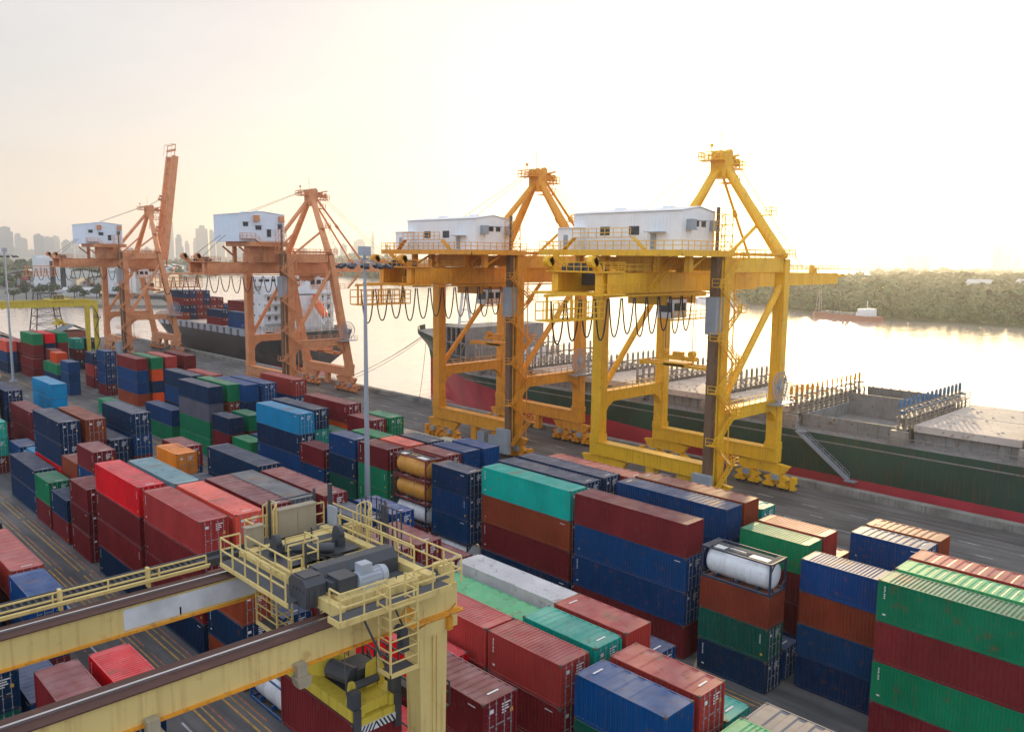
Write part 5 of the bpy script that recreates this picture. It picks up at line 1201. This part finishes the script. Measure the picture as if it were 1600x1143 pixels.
        while y < 11: m.bar((x+.65, y, 7.5), (x+.65, y+2.4, 9.4), .16); m.bar((x-.4, y+2.4, 9.5), (x-.4, y, hgt-1.6), .14); y += 5.34
        m.box(x-1.1, -14.2, 7.31, x+1.1, -13.3, 9.3)
        L(m, 'lashing_bridge', [M_LASH, cap])
    for i, x in enumerate((-134.0, -119.2, -104.4, -89.6, -74.7, -59.7, -43.3, -27.2, -11.2, 5)):
        bridge(x+.0, {5:M_ORA, 6:M_BLUECAP}.get(i, M_LASH), 13.3 if i > 1 else 14.4)
    # breakwater and foredeck
    m = MB(); m.box(-147.5, -12.5, 9.5, -146.8, 12.5, 17.0); m.box(-147.5, -12.6, 17.0, -138.5, 12.6, 17.25); m.box(-139.0, -12.5, 9.0, -138.5, 12.5, 17.0)
    for i in range(6): x = -147.2+i*1.7; m.box(x, -12.7, 7.5, x+.35, -12.3, 17.0)
    for z in (10.5, 13.5): m.box(-147.2, -12.8, z, -138.6, -12.5, z+.3)
    for a, b in ((0,1),(2,3),(4,5)): m.bar((-147.2+a*1.7, -12.75, 10.6), (-147.2+b*1.7, -12.75, 13.5), .2)
    L(m, 'breakwater', M_DECK)
    m = MB()
    for y in (-1.3, 1.3): m.bar((-153.5, y*1.8, 14.0), (-153.8, y*.45, 24.5), .5)
    for z in (17, 20, 23): m.box(-154, -2.2+(z-14)*.16, z, -153.4, 2.2-(z-14)*.16, z+.25)
    m.box(-154.4, -1.6, 24.5, -152.8, 1.6, 24.7); m.rail([(-154.4,-1.6,24.7),(-152.8,-1.6,24.7),(-152.8,1.6,24.7)], .9, .06, .8); m.tube((-153.6, 0, 24.7), (-153.6, 0, 27.5), .1, 6); L(m, 'foremast', M_SHIPW)
    m = MB()
    for x, y in ((-157,-3),(-157,3),(-151,-6),(-151,6)): m.box(x, y-.8, 13.6, x+1.8, y+.8, 15.0); m.tube((x+.9, y-1.0, 14.8), (x+.9, y+1.0, 14.8), .6, 10)
    m.tube((-165.6, 0, 15.3), (-165.6, 0, 19.3), .07, 5); L(m, 'windlass', M_DECK)
    m = MB(); m.box(-134.5, -6, 10.2, -131, -1, 12.2); m.box(-134.5, 1, 10.2, -131, 6, 12.2)
    L(m, 'ventilator', M_SHIPW)
    tag(r, 'large dark green container ship with red boot topping and pale hatch covers alongside the quay', 'container ship')
    # gangway and mooring lines
    m = MB(); a, b = Vector((-57.4, 116.2, 7.4)), Vector((-49.2, 116.2, 1.4)); m.bar(a, b, .95, .3)
    for dy in (-.36, .36):
        o = Vector((0, dy, 0)); m.bar(a+o+Vector((0,0,1.0)), b+o+Vector((0,0,1.0)), .05); m.bar(a+o+Vector((0,0,.5)), b+o+Vector((0,0,.5)), .04)
        for i in range(9): c = a.lerp(b, i/8)+o; m.bar(c, c+Vector((0,0,1.0)), .05)
    m.box(-57.6, 115.8, 7.3, -56.2, 117.0, 7.4); m.box(-49.6, 115.6, 1.2, -48.0, 116.8, 1.32)
    tag(m.build('gangway', M_GALV), 'sloping aluminium gangway against the green ship hull', 'gangway')
    for i, (p, q) in enumerate((((-164.5, 129.6, 14.0), (-181.0, 112.0, .8)), ((-163.5, 128.2, 14.0), (-180.8, 112.0, .8)), ((-160.5, 125.6, 13.6), (-178.5, 112.0, .8)), ((-161.0, 126.0, 13.6), (-146.2, 112.2, .8)))):
        m = MB(); P, Q = Vector(p), Vector(q); pts = []
        for k in range(9): t = k/8; c = P.lerp(Q, t); c.z -= 1.2*(1-(2*t-1)**2); pts.append(c)
        m.chain(pts, .055, 4); o = m.build('mooring_line', M_ROPE); tag(o, ('upper','second','lowest')[i]+' long mooring line from the green bow left to the quay' if i < 3 else 'short mooring line from the green bow down to the quay', 'mooring line')
green_ship()

def dark_ship():
    r = empty('container_ship', (-262, 131.5, -2.5)); ox, oz = -262, -2.5
    def L(m, name, mats, parent=None, **k): m.v = [(x-ox, y, z-oz) for x, y, z in m.v]; return m.build(name, mats, parent or r, **k)
    st = []
    for x in [-222.5,-223.5,-226,-230,-236,-243,-249,-255,-270,-285,-300,-306,-312,-318,-323,-327,-330,-333,-335.5]:
        wd = 13.6*math.sqrt(max(0, 1-max(0, (-306-x)/29.6)**2.2)); w0 = 13.6*(1-min(1, max(0, (-290-x))/40)**1.6); ws = max(0, (x+249)/26.5)
        st.append((x, (max(.05, w0*(1-.96*ws**.8)), max(.05, w0*(1-.75*ws**1.3)), max(.1, (w0+wd)/2*(1-.25*ws**2)), max(.15, wd*(1-.08*ws)))))
    def top(x): return 7.4+max(0, (-312-x))*.14+ (2.4 if x > -236 else 0)*min(1, max(0, (x+236)/2))
    m = MB(); loft_hull(m, st, lambda x: (-4.5, -1.2, 3.2, top(x))); L(m, 'hull', [M_HULLK, M_HULLR, M_DECK])
    # side gallery openings
    m = MB(); x = -312
    while x < -246: m.box(x, -13.75, 7.35, x+3.2, -12.8, 9.3); x += 5.0
    m.box(-312, -13.78, 9.3, -244, -12.4, 9.5); L(m, 'side_gallery', M_GALV)
    for a, b in ((-310,-294),(-291.5,-277.5),(-275,-261),(-258.5,-246)):
        m = MB(); m.box(a, -12.3, 7.3, b, 12.3, 9.4); L(m, 'hatch_cover', M_HATCH)
    # superstructure
    hs = MB(); hs.box(-245, -12.2, 7.5, -233, 12.2, 23.5); hs.box(-244, -13.4, 23.5, -235, 13.4, 26.4); hs.box(-233, -6.5, 7.5, -230.5, 6.5, 20.5)
    for z in (12, 15, 18, 21): hs.box(-233, -12.2, z, -231.2, 12.2, z+.18); hs.rail([(-231.2, -12.2, z+.18), (-231.2, 12.2, z+.18)], 1.0, .05, 2.2)
    hs = L(hs, 'superstructure', M_SHIPW)
    for z in (12.8, 15.8, 18.8):
        for y in (-10.5, -8.2, 8.2, 10.5): m = MB(); m.box(-232.99, y-.5, z, -232.93, y+.5, z+1.5); L(m, 'door', M_WIN, hs)
    m = MB()
    for i in range(9): m.box(-243.5+i*.95, -13.44, 24.8, -242.9+i*.95, -13.41, 25.6)
    for i in range(12): m.box(-234.99, -12.6+i*2.1, 24.8, -234.95, -11.2+i*2.1, 25.6)
    L(m, 'bridge_windows', M_WIN, hs)
    for z in (10.5, 14, 17.5, 21):
        for x in (-243, -239.5, -236): m = MB(); m.box(x, -12.24, z, x+.5, -12.21, z+.6); L(m, 'porthole', M_WIN, hs)
    m = MB().mat(0); m.box(-242.5, 4.5, 26.41, -237.5, 10, 31); m.mat(1); m.box(-242, 5, 31, -238, 9.5, 32.4); L(m, 'funnel', [M_SHIPW, M_RTG2], hs)
    m = MB(); m.tube((-240, 0, 26.4), (-240, 0, 33), .35, 8); m.box(-240.2, -2.4, 29.5, -239.8, 2.4, 29.8); m.tube((-240, -1.5, 29.8), (-240, -1.5, 31.8), .9, 10, .9); m.build('x', M_SHIPW) if False else L(m, 'radar_mast', M_SHIPW, hs)
    # free-fall lifeboat and its ramp
    lb = MB(); a, b = Vector((-229.8, 3.2, 19.6)), Vector((-222.4, 3.2, 14.2)); d = (b-a)
    for t0, t1, r0, r1 in ((0,.12,.6,1.2),(.12,.75,1.2,1.3),(.75,.93,1.3,.9),(.93,1,.9,.25)): lb.tube(a+d*t0, a+d*t1, r0, 12, r1, caps=False)
    lb.tube(a-d*.001, a, .6, 12); lb.box(-229.2, 2.6, 19.6, -227.9, 3.8, 21.0); L(lb, 'lifeboat', M_LIFEB, smooth=False)
    m = MB()
    for y in (1.7, 4.7): m.bar((-230.4, y, 18.6), (-221.0, y, 11.9), .3); m.bar((-223, y, 13.2), (-223, y, 9.8), .3); m.bar((-228.5, y, 17.2), (-228.5, y, 9.8), .3); m.bar((-227, y, 18), (-220.6, y, 20.4), .2); m.bar((-220.6, y, 20.4), (-221, y, 12), .2)
    m.bar((-220.6, 1.7, 20.4), (-220.6, 4.7, 20.4), .2); L(m, 'lifeboat_ramp', M_SHIPW)
    m = MB(); m.rail([(-246, -13.2, 9.9), (-225, -12.2, 9.9), (-223, 0, 9.9), (-225, 12.2, 9.9)], 1.1, .05, 2.0)
    for x, y in ((-226,-8),(-226,9)): m.box(x, y-.9, 9.81, x+1.6, y+.9, 11.2)
    L(m, 'mooring_gear', M_DECK)
    tag(r, 'dark hulled container ship with white superstructure and stacked boxes at the left quay', 'container ship')
    # deck cargo
    gd = 'containers on the deck of the dark ship'
    ordn = ('nearest', 'second', 'third', 'fourth', 'fifth', 'sixth', 'seventh', 'eighth')
    for bi, (x, zb, hts, nm) in enumerate(((-274.6, 9.43, (2,0,0,3,3,3,3,2), 'bay beside the superstructure'), (-306.5, 9.43, (4,4,4,4,3,3,2,2), 'forward bay by the bow'))):
        for c, nh in enumerate(hts):
            for t in range(nh):
                ck = random.choice('MMMNNKBM') if bi else random.choice('NNMMKN')
                if bi == 0 and c == 0: ck = 'MN'[t]
                if bi == 0 and c == 3: ck = 'MMM'[t]
                container(x, 131.5-12.1+c*2.55, zb+t*2.61, 12.192, 's', ck, True, f'{PAL[ck][1]} deck box, {ordn[c]} row from quay, {("lowest","second","third","fourth")[t]} tier, {nm}', gd, True)
    for t in range(2): container(-258.2, 131.5-12.1, 9.43+t*2.61, 12.192, 's', 'B', False, f'blue box {("below","above")[t]} another on the near deck edge beside the superstructure', gd, True)
dark_ship()

M_ROOFR0 = mat('rusty_hull_red', (0.26,0.09,0.06), rough=0.7, rust=0.5)
# small far ships
def far_ship(x, y, L_, label, hullc, supc, ang=0.0, hgt=8, mastlat=False, z=-2.5):
    r = empty('far_ship', (x, y, z), ang); m = MB(); w = L_*.09
    pts = [(-L_/2, -w), (L_*.36, -w), (L_/2, 0), (L_*.36, w), (-L_/2, w)]
    m.prism(pts, -.5, L_*.035+1.0); m.build('hull', hullc, r)
    m = MB(); m.box(-L_*.42, -w*.8, L_*.035+1.0, -L_*.26, w*.8, hgt); m.box(-L_*.40, -w, hgt, -L_*.30, w, hgt+2.2); m.tube((-L_*.35, 0, hgt+2), (-L_*.35, 0, hgt+7), .25, 6); m.build('superstructure', supc, r)
    m = MB()
    for k in range(5): m.box(-L_*.18+k*L_*.1, -w*.7, L_*.035+1.01, -L_*.10+k*L_*.1, w*.7, L_*.035+2.2)
    m.build('hatch_cover', M_DECK, r)
    if mastlat:
        m = MB(); x0 = L_*.40
        for dx, dy in ((-1,-1),(1,-1),(1,1),(-1,1)): m.bar((x0+dx*1.4, dy*1.4, 2), (x0+dx*.5, dy*.5, 17), .25)
        for i in range(6): m.bar((x0-1.3+i*.15, -1.2, 3+i*2.4), (x0+1.3-i*.15, -1.2, 5.2+i*2.4), .15); m.bar((x0-1.3, -1.2, 3+i*2.4), (x0+1.3, -1.2, 3+i*2.4), .15)
        m.build('lattice_mast', M_LASH, r)
    tag(r, label, 'ship', 'small ships on the far river')
far_ship(-224, 506, 54, 'rust red dredger with lattice mast moored at the wooded far bank', M_ROOFR0, M_SHIPW, math.radians(158), 5, True)
far_ship(-372, 590, 60, 'white coaster behind the golden quay crane on the bright river', M_SHIPW, M_SHIPW, math.radians(150), 9)
far_ship(-760, 420, 60, 'low dark barge under the boom of the orange crane', M_HULLK, M_SHIPW, math.radians(165), 6)
far_ship(-640, 236, 95, 'black cargo ship with tall white superstructure behind the leftmost crane', M_HULLK, M_SHIPW, math.radians(20), 22)

# ================================================================== FAR SHORES
def land(poly, z1, name, m_):
    m = MB(); m.prism(poly, -5, z1); return tag(m.build(name, m_), kind='structure')
M_FARLAND = mat('far_terminal_ground', (0.16,0.16,0.15), rough=0.9, var=0.3, scale=0.02)
M_SOIL = mat('wooded_ground', (0.05,0.065,0.035), rough=0.95, var=0.4, scale=0.02)
land([(-560,188),(-545,214),(-905,318),(-1480,700),(-2400,1380),(-9000,5200),(-9000,-4000),(-900,-700),(-646,132)], -.5, 'far_left_shore_ground', M_FARLAND)
spit = [(-862,698),(-1300,792),(-1500,850),(-1720,1090),(-1400,1060),(-900,770)]
land(spit, -1.0, 'river_spit_ground', M_SOIL)
bankR = [(-350,607),(-256,529),(-221,505),(-178,518),(-127,516),(60,520),(2500,620),(9000,9000),(-2600,9500),(-1250,3400),(-700,1500),(-476,795)]
land(bankR, -1.2, 'wooded_far_bank_ground', M_SOIL)
land([(-8800,5100),(-2400,1500),(-1900,2100),(-1700,2900),(-1300,3300),(-2700,9500),(-9000,9500)], -1.0, 'distant_city_ground', M_SOIL)

def inside(p, poly):
    x, y = p; c = False; n = len(poly)
    for i in range(n):
        x1, y1 = poly[i]; x2, y2 = poly[(i+1)%n]
        if (y1 > y) != (y2 > y) and x < (x2-x1)*(y-y1)/(y2-y1)+x1: c = not c
    return c
rnd = random.Random(11)
def clump(m, cx, cy, z0, r_, h_, nq, ls):
    for i in range(nq):
        a = rnd.uniform(0, 2*PI); u = rnd.uniform(-.35, 1); s = math.sqrt(max(0, 1-u*u)) * rnd.uniform(.65, 1.0)
        c = Vector((cx+r_*s*math.cos(a), cy+r_*s*math.sin(a), z0+h_*.38+h_*.62*u*rnd.uniform(.75, 1)))
        n = Vector((math.cos(a)*s+rnd.uniform(-.5,.5), math.sin(a)*s+rnd.uniform(-.5,.5), u+rnd.uniform(-.4,.6))).normalized()
        t = n.cross(Vector((rnd.uniform(-1,1), rnd.uniform(-1,1), .3))).normalized(); b = n.cross(t); l = ls*rnd.uniform(.6, 1.3)
        m.quad(c-t*l-b*l*.7, c+t*l-b*l*.7, c+t*l*.8+b*l*.7, c-t*l*.8+b*l*.7)
def forest(poly, name, n_target, near, far, box, power=1.0, hs=(6, 12)):
    m = MB(); k = 0; tries = 0
    while k < n_target and tries < n_target*40:
        tries += 1; t = rnd.random()**power; d = near*(far/near)**t; a = rnd.uniform(box[0], box[1])
        p = (-math.sin(a)*d, math.cos(a)*d)
        if not inside(p, poly): continue
        h_ = rnd.uniform(*hs)*rnd.choice((.6,.8,1,1,1.25))*(1+.25*math.sin(p[0]*.011)+.2*math.sin(p[1]*.017+1)); r_ = h_*rnd.uniform(.40, .62)*(1+d/3500)
        q = 60 if d < 750 else (22 if d < 1300 else 9)
        clump(m, p[0], p[1], -1.4, r_, h_, q, h_*(.105 if d < 750 else .22 if d < 1300 else .42)); k += 1
    return m.build(name, M_LEAF)
def edge_trees(poly, seg, m):
    for (x0, y0), (x1, y1) in seg:
        L_ = math.hypot(x1-x0, y1-y0); n = int(L_/4.5)
        for i in range(n):
            t = (i+rnd.random())/n; h_ = rnd.uniform(6, 12)
            for k in range(2):
                ox = rnd.uniform(-2,2); oy = 4+k*7+rnd.uniform(0,4); hh = h_*rnd.choice((.45,.7,1,1.25)); clump(m, x0+(x1-x0)*t+ox, y0+(y1-y0)*t+oy, -1.6, hh*rnd.uniform(.3,.55), hh, 60, .9)
f = forest(bankR, 'far_bank_forest', 4200, 505, 3400, (math.radians(-8), math.radians(38)), 1.15)
tag(f, kind='stuff')
m = MB(); edge_trees(bankR, [((-350,607),(-256,529)), ((-256,529),(-221,505)), ((-221,505),(-178,518)), ((-178,518),(-127,516)), ((-127,516),(-20,519)), ((-476,795),(-350,607))], m)
tag(m.build('riverbank_trees', M_LEAF), kind='stuff')
f = forest(spit, 'river_spit_forest', 320, 1050, 2100, (math.radians(45), math.radians(64)), 1.0, (7, 13)); tag(f, kind='stuff')
lw = [(-2400,1385),(-1480,705),(-905,322),(-700,-200),(-2500,-900),(-6000,-1500),(-6000,3400)]
f = forest(lw, 'far_left_woodland', 900, 900, 3600, (math.radians(55), math.radians(86)), 1.0, (8, 14)); tag(f, kind='stuff')
fc = [(-8000,4800),(-2500,1600),(-1900,2200),(-1600,3000),(-2700,7000)]
f = forest(fc, 'distant_city_trees', 900, 2300, 4200, (math.radians(20), math.radians(62)), 1.0, (14, 26)); tag(f, kind='stuff')

# buildings of the far left terminal
M_ROOFW = mat('pale_sheet_roof', (0.5,0.5,0.5), rough=0.6, var=0.15, scale=0.1); M_ROOFG = mat('grey_sheet_roof', (0.16,0.19,0.21), rough=0.6, var=0.2, scale=0.1)
M_ROOFR = mat('red_sheet_roof', (0.32,0.10,0.07), rough=0.7); M_WALLC = mat('cream_render', (0.45,0.42,0.38), rough=0.9, var=0.1, scale=0.1)
def shed(x, y, lx, ly, h, rh, ang, wm, rm, label, cat='warehouse'):
    r = empty('warehouse', (x, y, -.5), ang); m = MB(); m.box(-lx/2, -ly/2, 0, lx/2, ly/2, h); wl_ = m.build('wall', wm, r)
    m = MB(); m.profile([(-ly/2-.6, h+.02), (0, h+rh), (ly/2+.6, h+.02), (ly/2+.6, h+.35), (0, h+rh+.35), (-ly/2-.6, h+.35)], 'x', -lx/2-.6, lx/2+.6); m.build('roof', rm, r)
    m = MB(); m.box(lx/2+.01, -ly*.2, 0, lx/2+.06, ly*.2, h*.6); m.build('door', M_ROOFG, r)
    tag(r, label, cat, 'buildings on the far left shore')
shed(-800, 286, 150, 46, 13, 7, math.radians(150), M_WALLC, M_ROOFG, 'long grey roofed riverside warehouse behind the leftmost crane')
shed(-930, 262, 120, 40, 9, 5, math.radians(150), M_WALLC, M_ROOFG, 'second grey warehouse farther behind the leftmost crane')
shed(-1150, 280, 110, 45, 8, 5, math.radians(160), M_WALLC, M_ROOFW, 'pale roofed warehouse far left beyond the white tower block')
shed(-1080, 180, 60, 24, 7, 6, math.radians(100), M_SHIPW, M_ROOFW, 'small white gabled shed at the far left edge')
shed(-1270, 330, 160, 50, 8, 4, math.radians(150), M_WALLC, M_ROOFW, 'distant pale roofed warehouse on the left shore')
shed(-1400, 480, 150, 45, 9, 4, math.radians(145), M_WALLC, M_ROOFG, 'distant grey warehouse left of the leftmost crane')
shed(-1600, 620, 170, 50, 9, 5, math.radians(150), M_SHIPW, M_ROOFW, 'most distant white warehouse behind the salmon cranes')
shed(-1350, 200, 70, 30, 7, 5, math.radians(120), M_WALLC, M_ROOFR, 'red roofed shed among trees at far left')
shed(-700, 205, 26, 10, 4, 2.5, math.radians(60), M_SHIPW, M_ROOFW, 'small white riverside shed below the white tower block')
def twin():
    r = empty('office_block', (-792, 208, -.5), math.radians(14)); m = MB(); m.box(-9, -11, 0, 9, 11, 29); m.box(-9, -11, 29, -2, 11, 31); m.build('wall', M_SHIPW, r)
    for y0, y1 in ((-6.2,-1.8),(2.6,7.2)):
        m = MB(); m.box(9.01, y0, 2, 9.1, y1, 26.5); m.build('glass_strip', M_WIN, r)
    for k in range(7): m = MB(); m.box(-4, 11.01, 3+k*3.6, 7, 13.5, 3.4+k*3.6); m.box(-4, 13.3, 3.4+k*3.6, 7, 13.5, 4.4+k*3.6); m.build('balcony', M_SHIPW, r)
    tag(r, 'white tower block with two tall dark window strips on the left shore', 'office block')
twin()
# little house and hut at the yard end
def hut(x, y, lx, ly, h, wm, rm, label):
    r = empty('site_hut', (x, y, 0)); m = MB(); m.box(-lx/2, -ly/2, 0, lx/2, ly/2, h); m.build('wall', wm, r)
    m = MB(); m.profile([(-ly/2-.5, h), (0, h+ly*.28), (ly/2+.5, h), (ly/2+.5, h+.2), (0, h+ly*.28+.2), (-ly/2-.5, h+.2)], 'x', -lx/2-.5, lx/2+.5); m.build('roof', rm, r)
    m = MB(); m.box(lx/2+.01, -.6, .1, lx/2+.05, .6, 2.2); m.build('door', M_WIN, r)
    for y_ in (-ly*.35, ly*.25): m = MB(); m.box(lx/2+.01, y_, 1.1, lx/2+.05, y_+1.1, 2.1); m.build('window', M_WIN, r)
    tag(r, label, 'hut', 'huts at the end of the quay')
hut(-330, 92, 9, 8, 4.5, M_ROOFR, M_ROOFG, 'small red brown house with grey roof near the quay end')
hut(-326, 80, 14, 7, 3.2, M_WALLC, M_ROOFR, 'low cream hut with red roof left of the quay end house')
hut(-334, 68, 16, 8, 3.4, M_ROOFR, M_ROOFR, 'low red hut farthest left at the quay end')
hut(-222, 84, 7, 5, 3.4, M_CAB, M_BLUEHOUSE, 'blue roofed tan hut beside the leftmost quay crane')
def pylon():
    r = empty('lattice_tower', (-338, 86, 0)); m = MB()
    for dx, dy in ((-1,-1),(1,-1),(1,1),(-1,1)): m.bar((dx*5, dy*5, 0), (dx*3, dy*3, 18), .35)
    for k in range(6):
        z = 1+k*2.9; w = 5-z*.11; w2 = 5-(z+2.9)*.11
        for a, b in (((-1,-1),(1,-1)),((1,-1),(1,1)),((1,1),(-1,1)),((-1,1),(-1,-1))):
            m.bar((a[0]*w, a[1]*w, z), (b[0]*w, b[1]*w, z), .18); m.bar((a[0]*w, a[1]*w, z), (b[0]*w2, b[1]*w2, z+2.9), .12)
    m.build('lattice', M_DARK, r); m = MB(); m.box(-3.2, -3.2, 18, 3.2, 3.2, 18.4); m.build('platform', M_DARK, r)
    tag(r, 'dark lattice tower standing at the left end of the quay', 'lattice tower')
pylon()
m = MB()
for i in range(90):
    x = -880-rnd.uniform(0, 260); y = 150+rnd.uniform(0, 130)+(-880-x)*.25; z = -.4
    for t in range(rnd.randint(1, 3)):
        m.mat(rnd.randint(0, 3)); m.box(x, y, z, x+12, y+2.4, z+2.6); z += 2.61
tag(m.build('far_terminal_containers', [M_HULLR, M_BLUEHOUSE, M_ROOFR, M_MOTOR]), kind='stuff')

# individual trees near the far left shore
def tree(x, y, h_, label, z=-.5):
    r = empty('broadleaf_tree', (x, y, z)); m = MB(); m.tube((0,0,0), (0,0,h_*.45), h_*.035, 7, h_*.022)
    for k in range(4): a = k*1.7; m.tube((0,0,h_*(.28+.04*k)), (h_*.24*math.cos(a), h_*.24*math.sin(a), h_*.62), h_*.016, 5, h_*.008)
    m.build('trunk', M_TRUNK, r); m = MB()
    for k in range(7): a = rnd.uniform(0, 6.28); q = rnd.uniform(.05, .3)*h_; clump(m, q*math.cos(a), q*math.sin(a), h_*rnd.uniform(.25,.5), h_*rnd.uniform(.18,.28), h_*rnd.uniform(.36,.5), 60, h_*.045)
    m.build('crown', M_LEAF2, r); tag(r, label, 'tree', 'trees on the far left shore')
tl = ['dark round tree at the left edge beside the lamp mast', 'broad tree in front of the white tower block, leftmost', 'second tree before the white tower block', 'third tree before the white tower block', 'tree right below the white tower block', 'small tree left of the riverside warehouse', 'tree between tower block and warehouse', 'bushy tree at the warehouse corner', 'low tree on the shore above yellow gantry', 'wide tree on the shore left of yellow gantry', 'thin tree behind the small white shed', 'tree standing right of the small white shed', 'tall tree at far left behind first dark tree']
for (x, y, h_), lb in zip([(-640,100,30),(-668,158,13),(-672,168,12),(-676,178,13),(-668,190,12),(-650,200,10),(-660,205,12),(-640,212,11),(-632,186,9),(-650,146,10),(-705,216,9),(-690,198,10),(-760,112,22)], tl): tree(x, y, h_, lb)
# houses among the far woods
hw = [('first','white'),('second','white'),('third','pale'),('fourth','white'),('fifth','pale')]
for (x, y, s), (o_, c_) in zip([(-330,1130,26),(-296,1230,34),(-215,1105,22),(-150,1150,30),(-140,1230,26)], hw):
    r = empty('wooded_bank_house', (x, y, 0)); m = MB(); m.box(-s/2, -s*.3, 0, s/2, s*.3, 8); m.build('wall', M_SHIPW, r); m = MB(); m.profile([(-s*.34, 8), (0, 12.5), (s*.34, 8), (s*.34, 8.5), (0, 13), (-s*.34, 8.5)], 'x', -s*.55, s*.55); m.build('roof', M_ROOFW, r)
    tag(r, f'{o_} {c_} roofed house from the left among the far bank woods', 'house', 'houses among the far bank woods')

# city skyline
M_TOWER = []
for i, c in enumerate(((0.30,0.33,0.38),(0.38,0.38,0.40),(0.24,0.29,0.36))):
    m_ = bpy.data.materials.new('tower_facade'); m_.use_nodes = True; N = m_.node_tree.nodes; Lk = m_.node_tree.links; b = N['Principled BSDF']; b.inputs['Roughness'].default_value = .5
    t = N.new('ShaderNodeTexCoord'); br = N.new('ShaderNodeTexBrick'); br.inputs['Scale'].default_value = .12; br.inputs['Mortar Size'].default_value = .012; br.offset = 0
    br.inputs['Color1'].default_value = (*[q*.6 for q in c], 1); br.inputs['Color2'].default_value = (*[q*.75 for q in c], 1); br.inputs['Mortar'].default_value = (*c, 1)
    mp_ = N.new('ShaderNodeMapping'); mp_.inputs['Rotation'].default_value = (PI/2, 0, .6); Lk.new(t.outputs['Object'], mp_.inputs[0]); Lk.new(mp_.outputs[0], br.inputs['Vector']); Lk.new(br.outputs['Color'], b.inputs['Base Color']); M_TOWER.append(m_)
TW = [(-2929,646,110,39),(-3603,838,104,24),(-3599,855,87,24),(-2908,733,90,28),(-3193,831,87,40),(-3573,959,97,35),(-3178,888,77,31),(-3555,1024,89,30),(-3441,1357,189,21),(-2781,1122,97,19),(-3418,1414,86,18),(-2752,1193,129,39),(-3015,1340,123,28),(-3002,1369,109,29),(-3405,1446,100,21),(-2798,1082,57,17),(-2532,1608,75,22),(-3083,2044,106,50),(-2722,1864,129,12),(-3140,1956,71,22),(-1668,3302,135,40),(-1433,2972,81,52),(-1251,3053,105,28),(-1359,3441,91,89),(-1034,2816,68,29),(-998,2828,53,37),(-969,3570,132,34),(-804,2890,93,20),(-926,3582,56,29),(-3218,729,50,35),(-3593,879,43,34),(-2875,856,62,33),(-3533,1097,57,35),(-2833,985,50,29),(-2817,1030,54,25),(-3348,1574,84,38),(-2702,1303,59,26),(-2863,1640,60,29),(-2399,1800,53,27),(-2561,2080,62,25)]
TW = [(x*1.9, y*1.9, (z-33)*1.9+33, w*1.9) for x, y, z, w in TW]
TW.sort(key=lambda q: math.atan2(q[0], q[1]))
ORD = ['first','second','third','fourth','fifth','sixth','seventh','eighth','ninth','tenth','eleventh','twelfth','thirteenth','fourteenth','fifteenth','sixteenth','seventeenth','eighteenth','nineteenth','twentieth']
nT = len(TW)
for i, (x, y, z, w) in enumerate(TW):
    a = math.atan2(y, x); r = empty('high_rise', (x, y, -1), a+rnd.uniform(-.2, .2)); m = MB(); d = w*rnd.uniform(.6, .9); hb = z*rnd.uniform(.82, .96)
    m.box(-d/2, -w/2, 0, d/2, w/2, hb); m.box(-d/3, -w*rnd.uniform(.2,.42), hb, d/3, w*rnd.uniform(.2,.42), z)
    if rnd.random() < .5: s = rnd.choice((-1,1)); m.box(-d*.4, s*w*.501, 0, d*.4, s*w*.75, hb*rnd.uniform(.5, .8))
    m.build('facade', M_TOWER[i % 3], r)
    m = MB(); m.box(-d/5, -w/6, z+.01, d/5, w/6, z+5); 
    if rnd.random() < .4: m.tube((0,0,z+5), (0,0,z+18), .8, 5)
    m.build('roof_plant', M_TOWER[(i+1) % 3], r)
    side = f'{ORD[i]} hazy high-rise counted from the left of the skyline' if i < 20 else f'{ORD[nT-1-i]} hazy high-rise counted from the right of the skyline'
    tag(r, side, 'high-rise', 'high-rises of the distant city skyline')

# ================================================================== HAZE
m = MB(); m.box(-9700, -4200, -7.0, 9700, 9700, 400)
hz = tag(m.build('haze', []), kind='stuff')
hm_ = bpy.data.materials.new('haze'); hm_.use_nodes = True; N = hm_.node_tree.nodes; N.clear()
o_ = N.new('ShaderNodeOutputMaterial'); pv = N.new('ShaderNodeVolumePrincipled'); pv.inputs['Density'].default_value = 0.00012; pv.inputs['Color'].default_value = (0.93, 0.96, 1.0, 1); pv.inputs['Anisotropy'].default_value = 0.66
hm_.node_tree.links.new(pv.outputs[0], o_.inputs['Volume']); hz.data.materials.clear(); hz.data.materials.append(hm_)
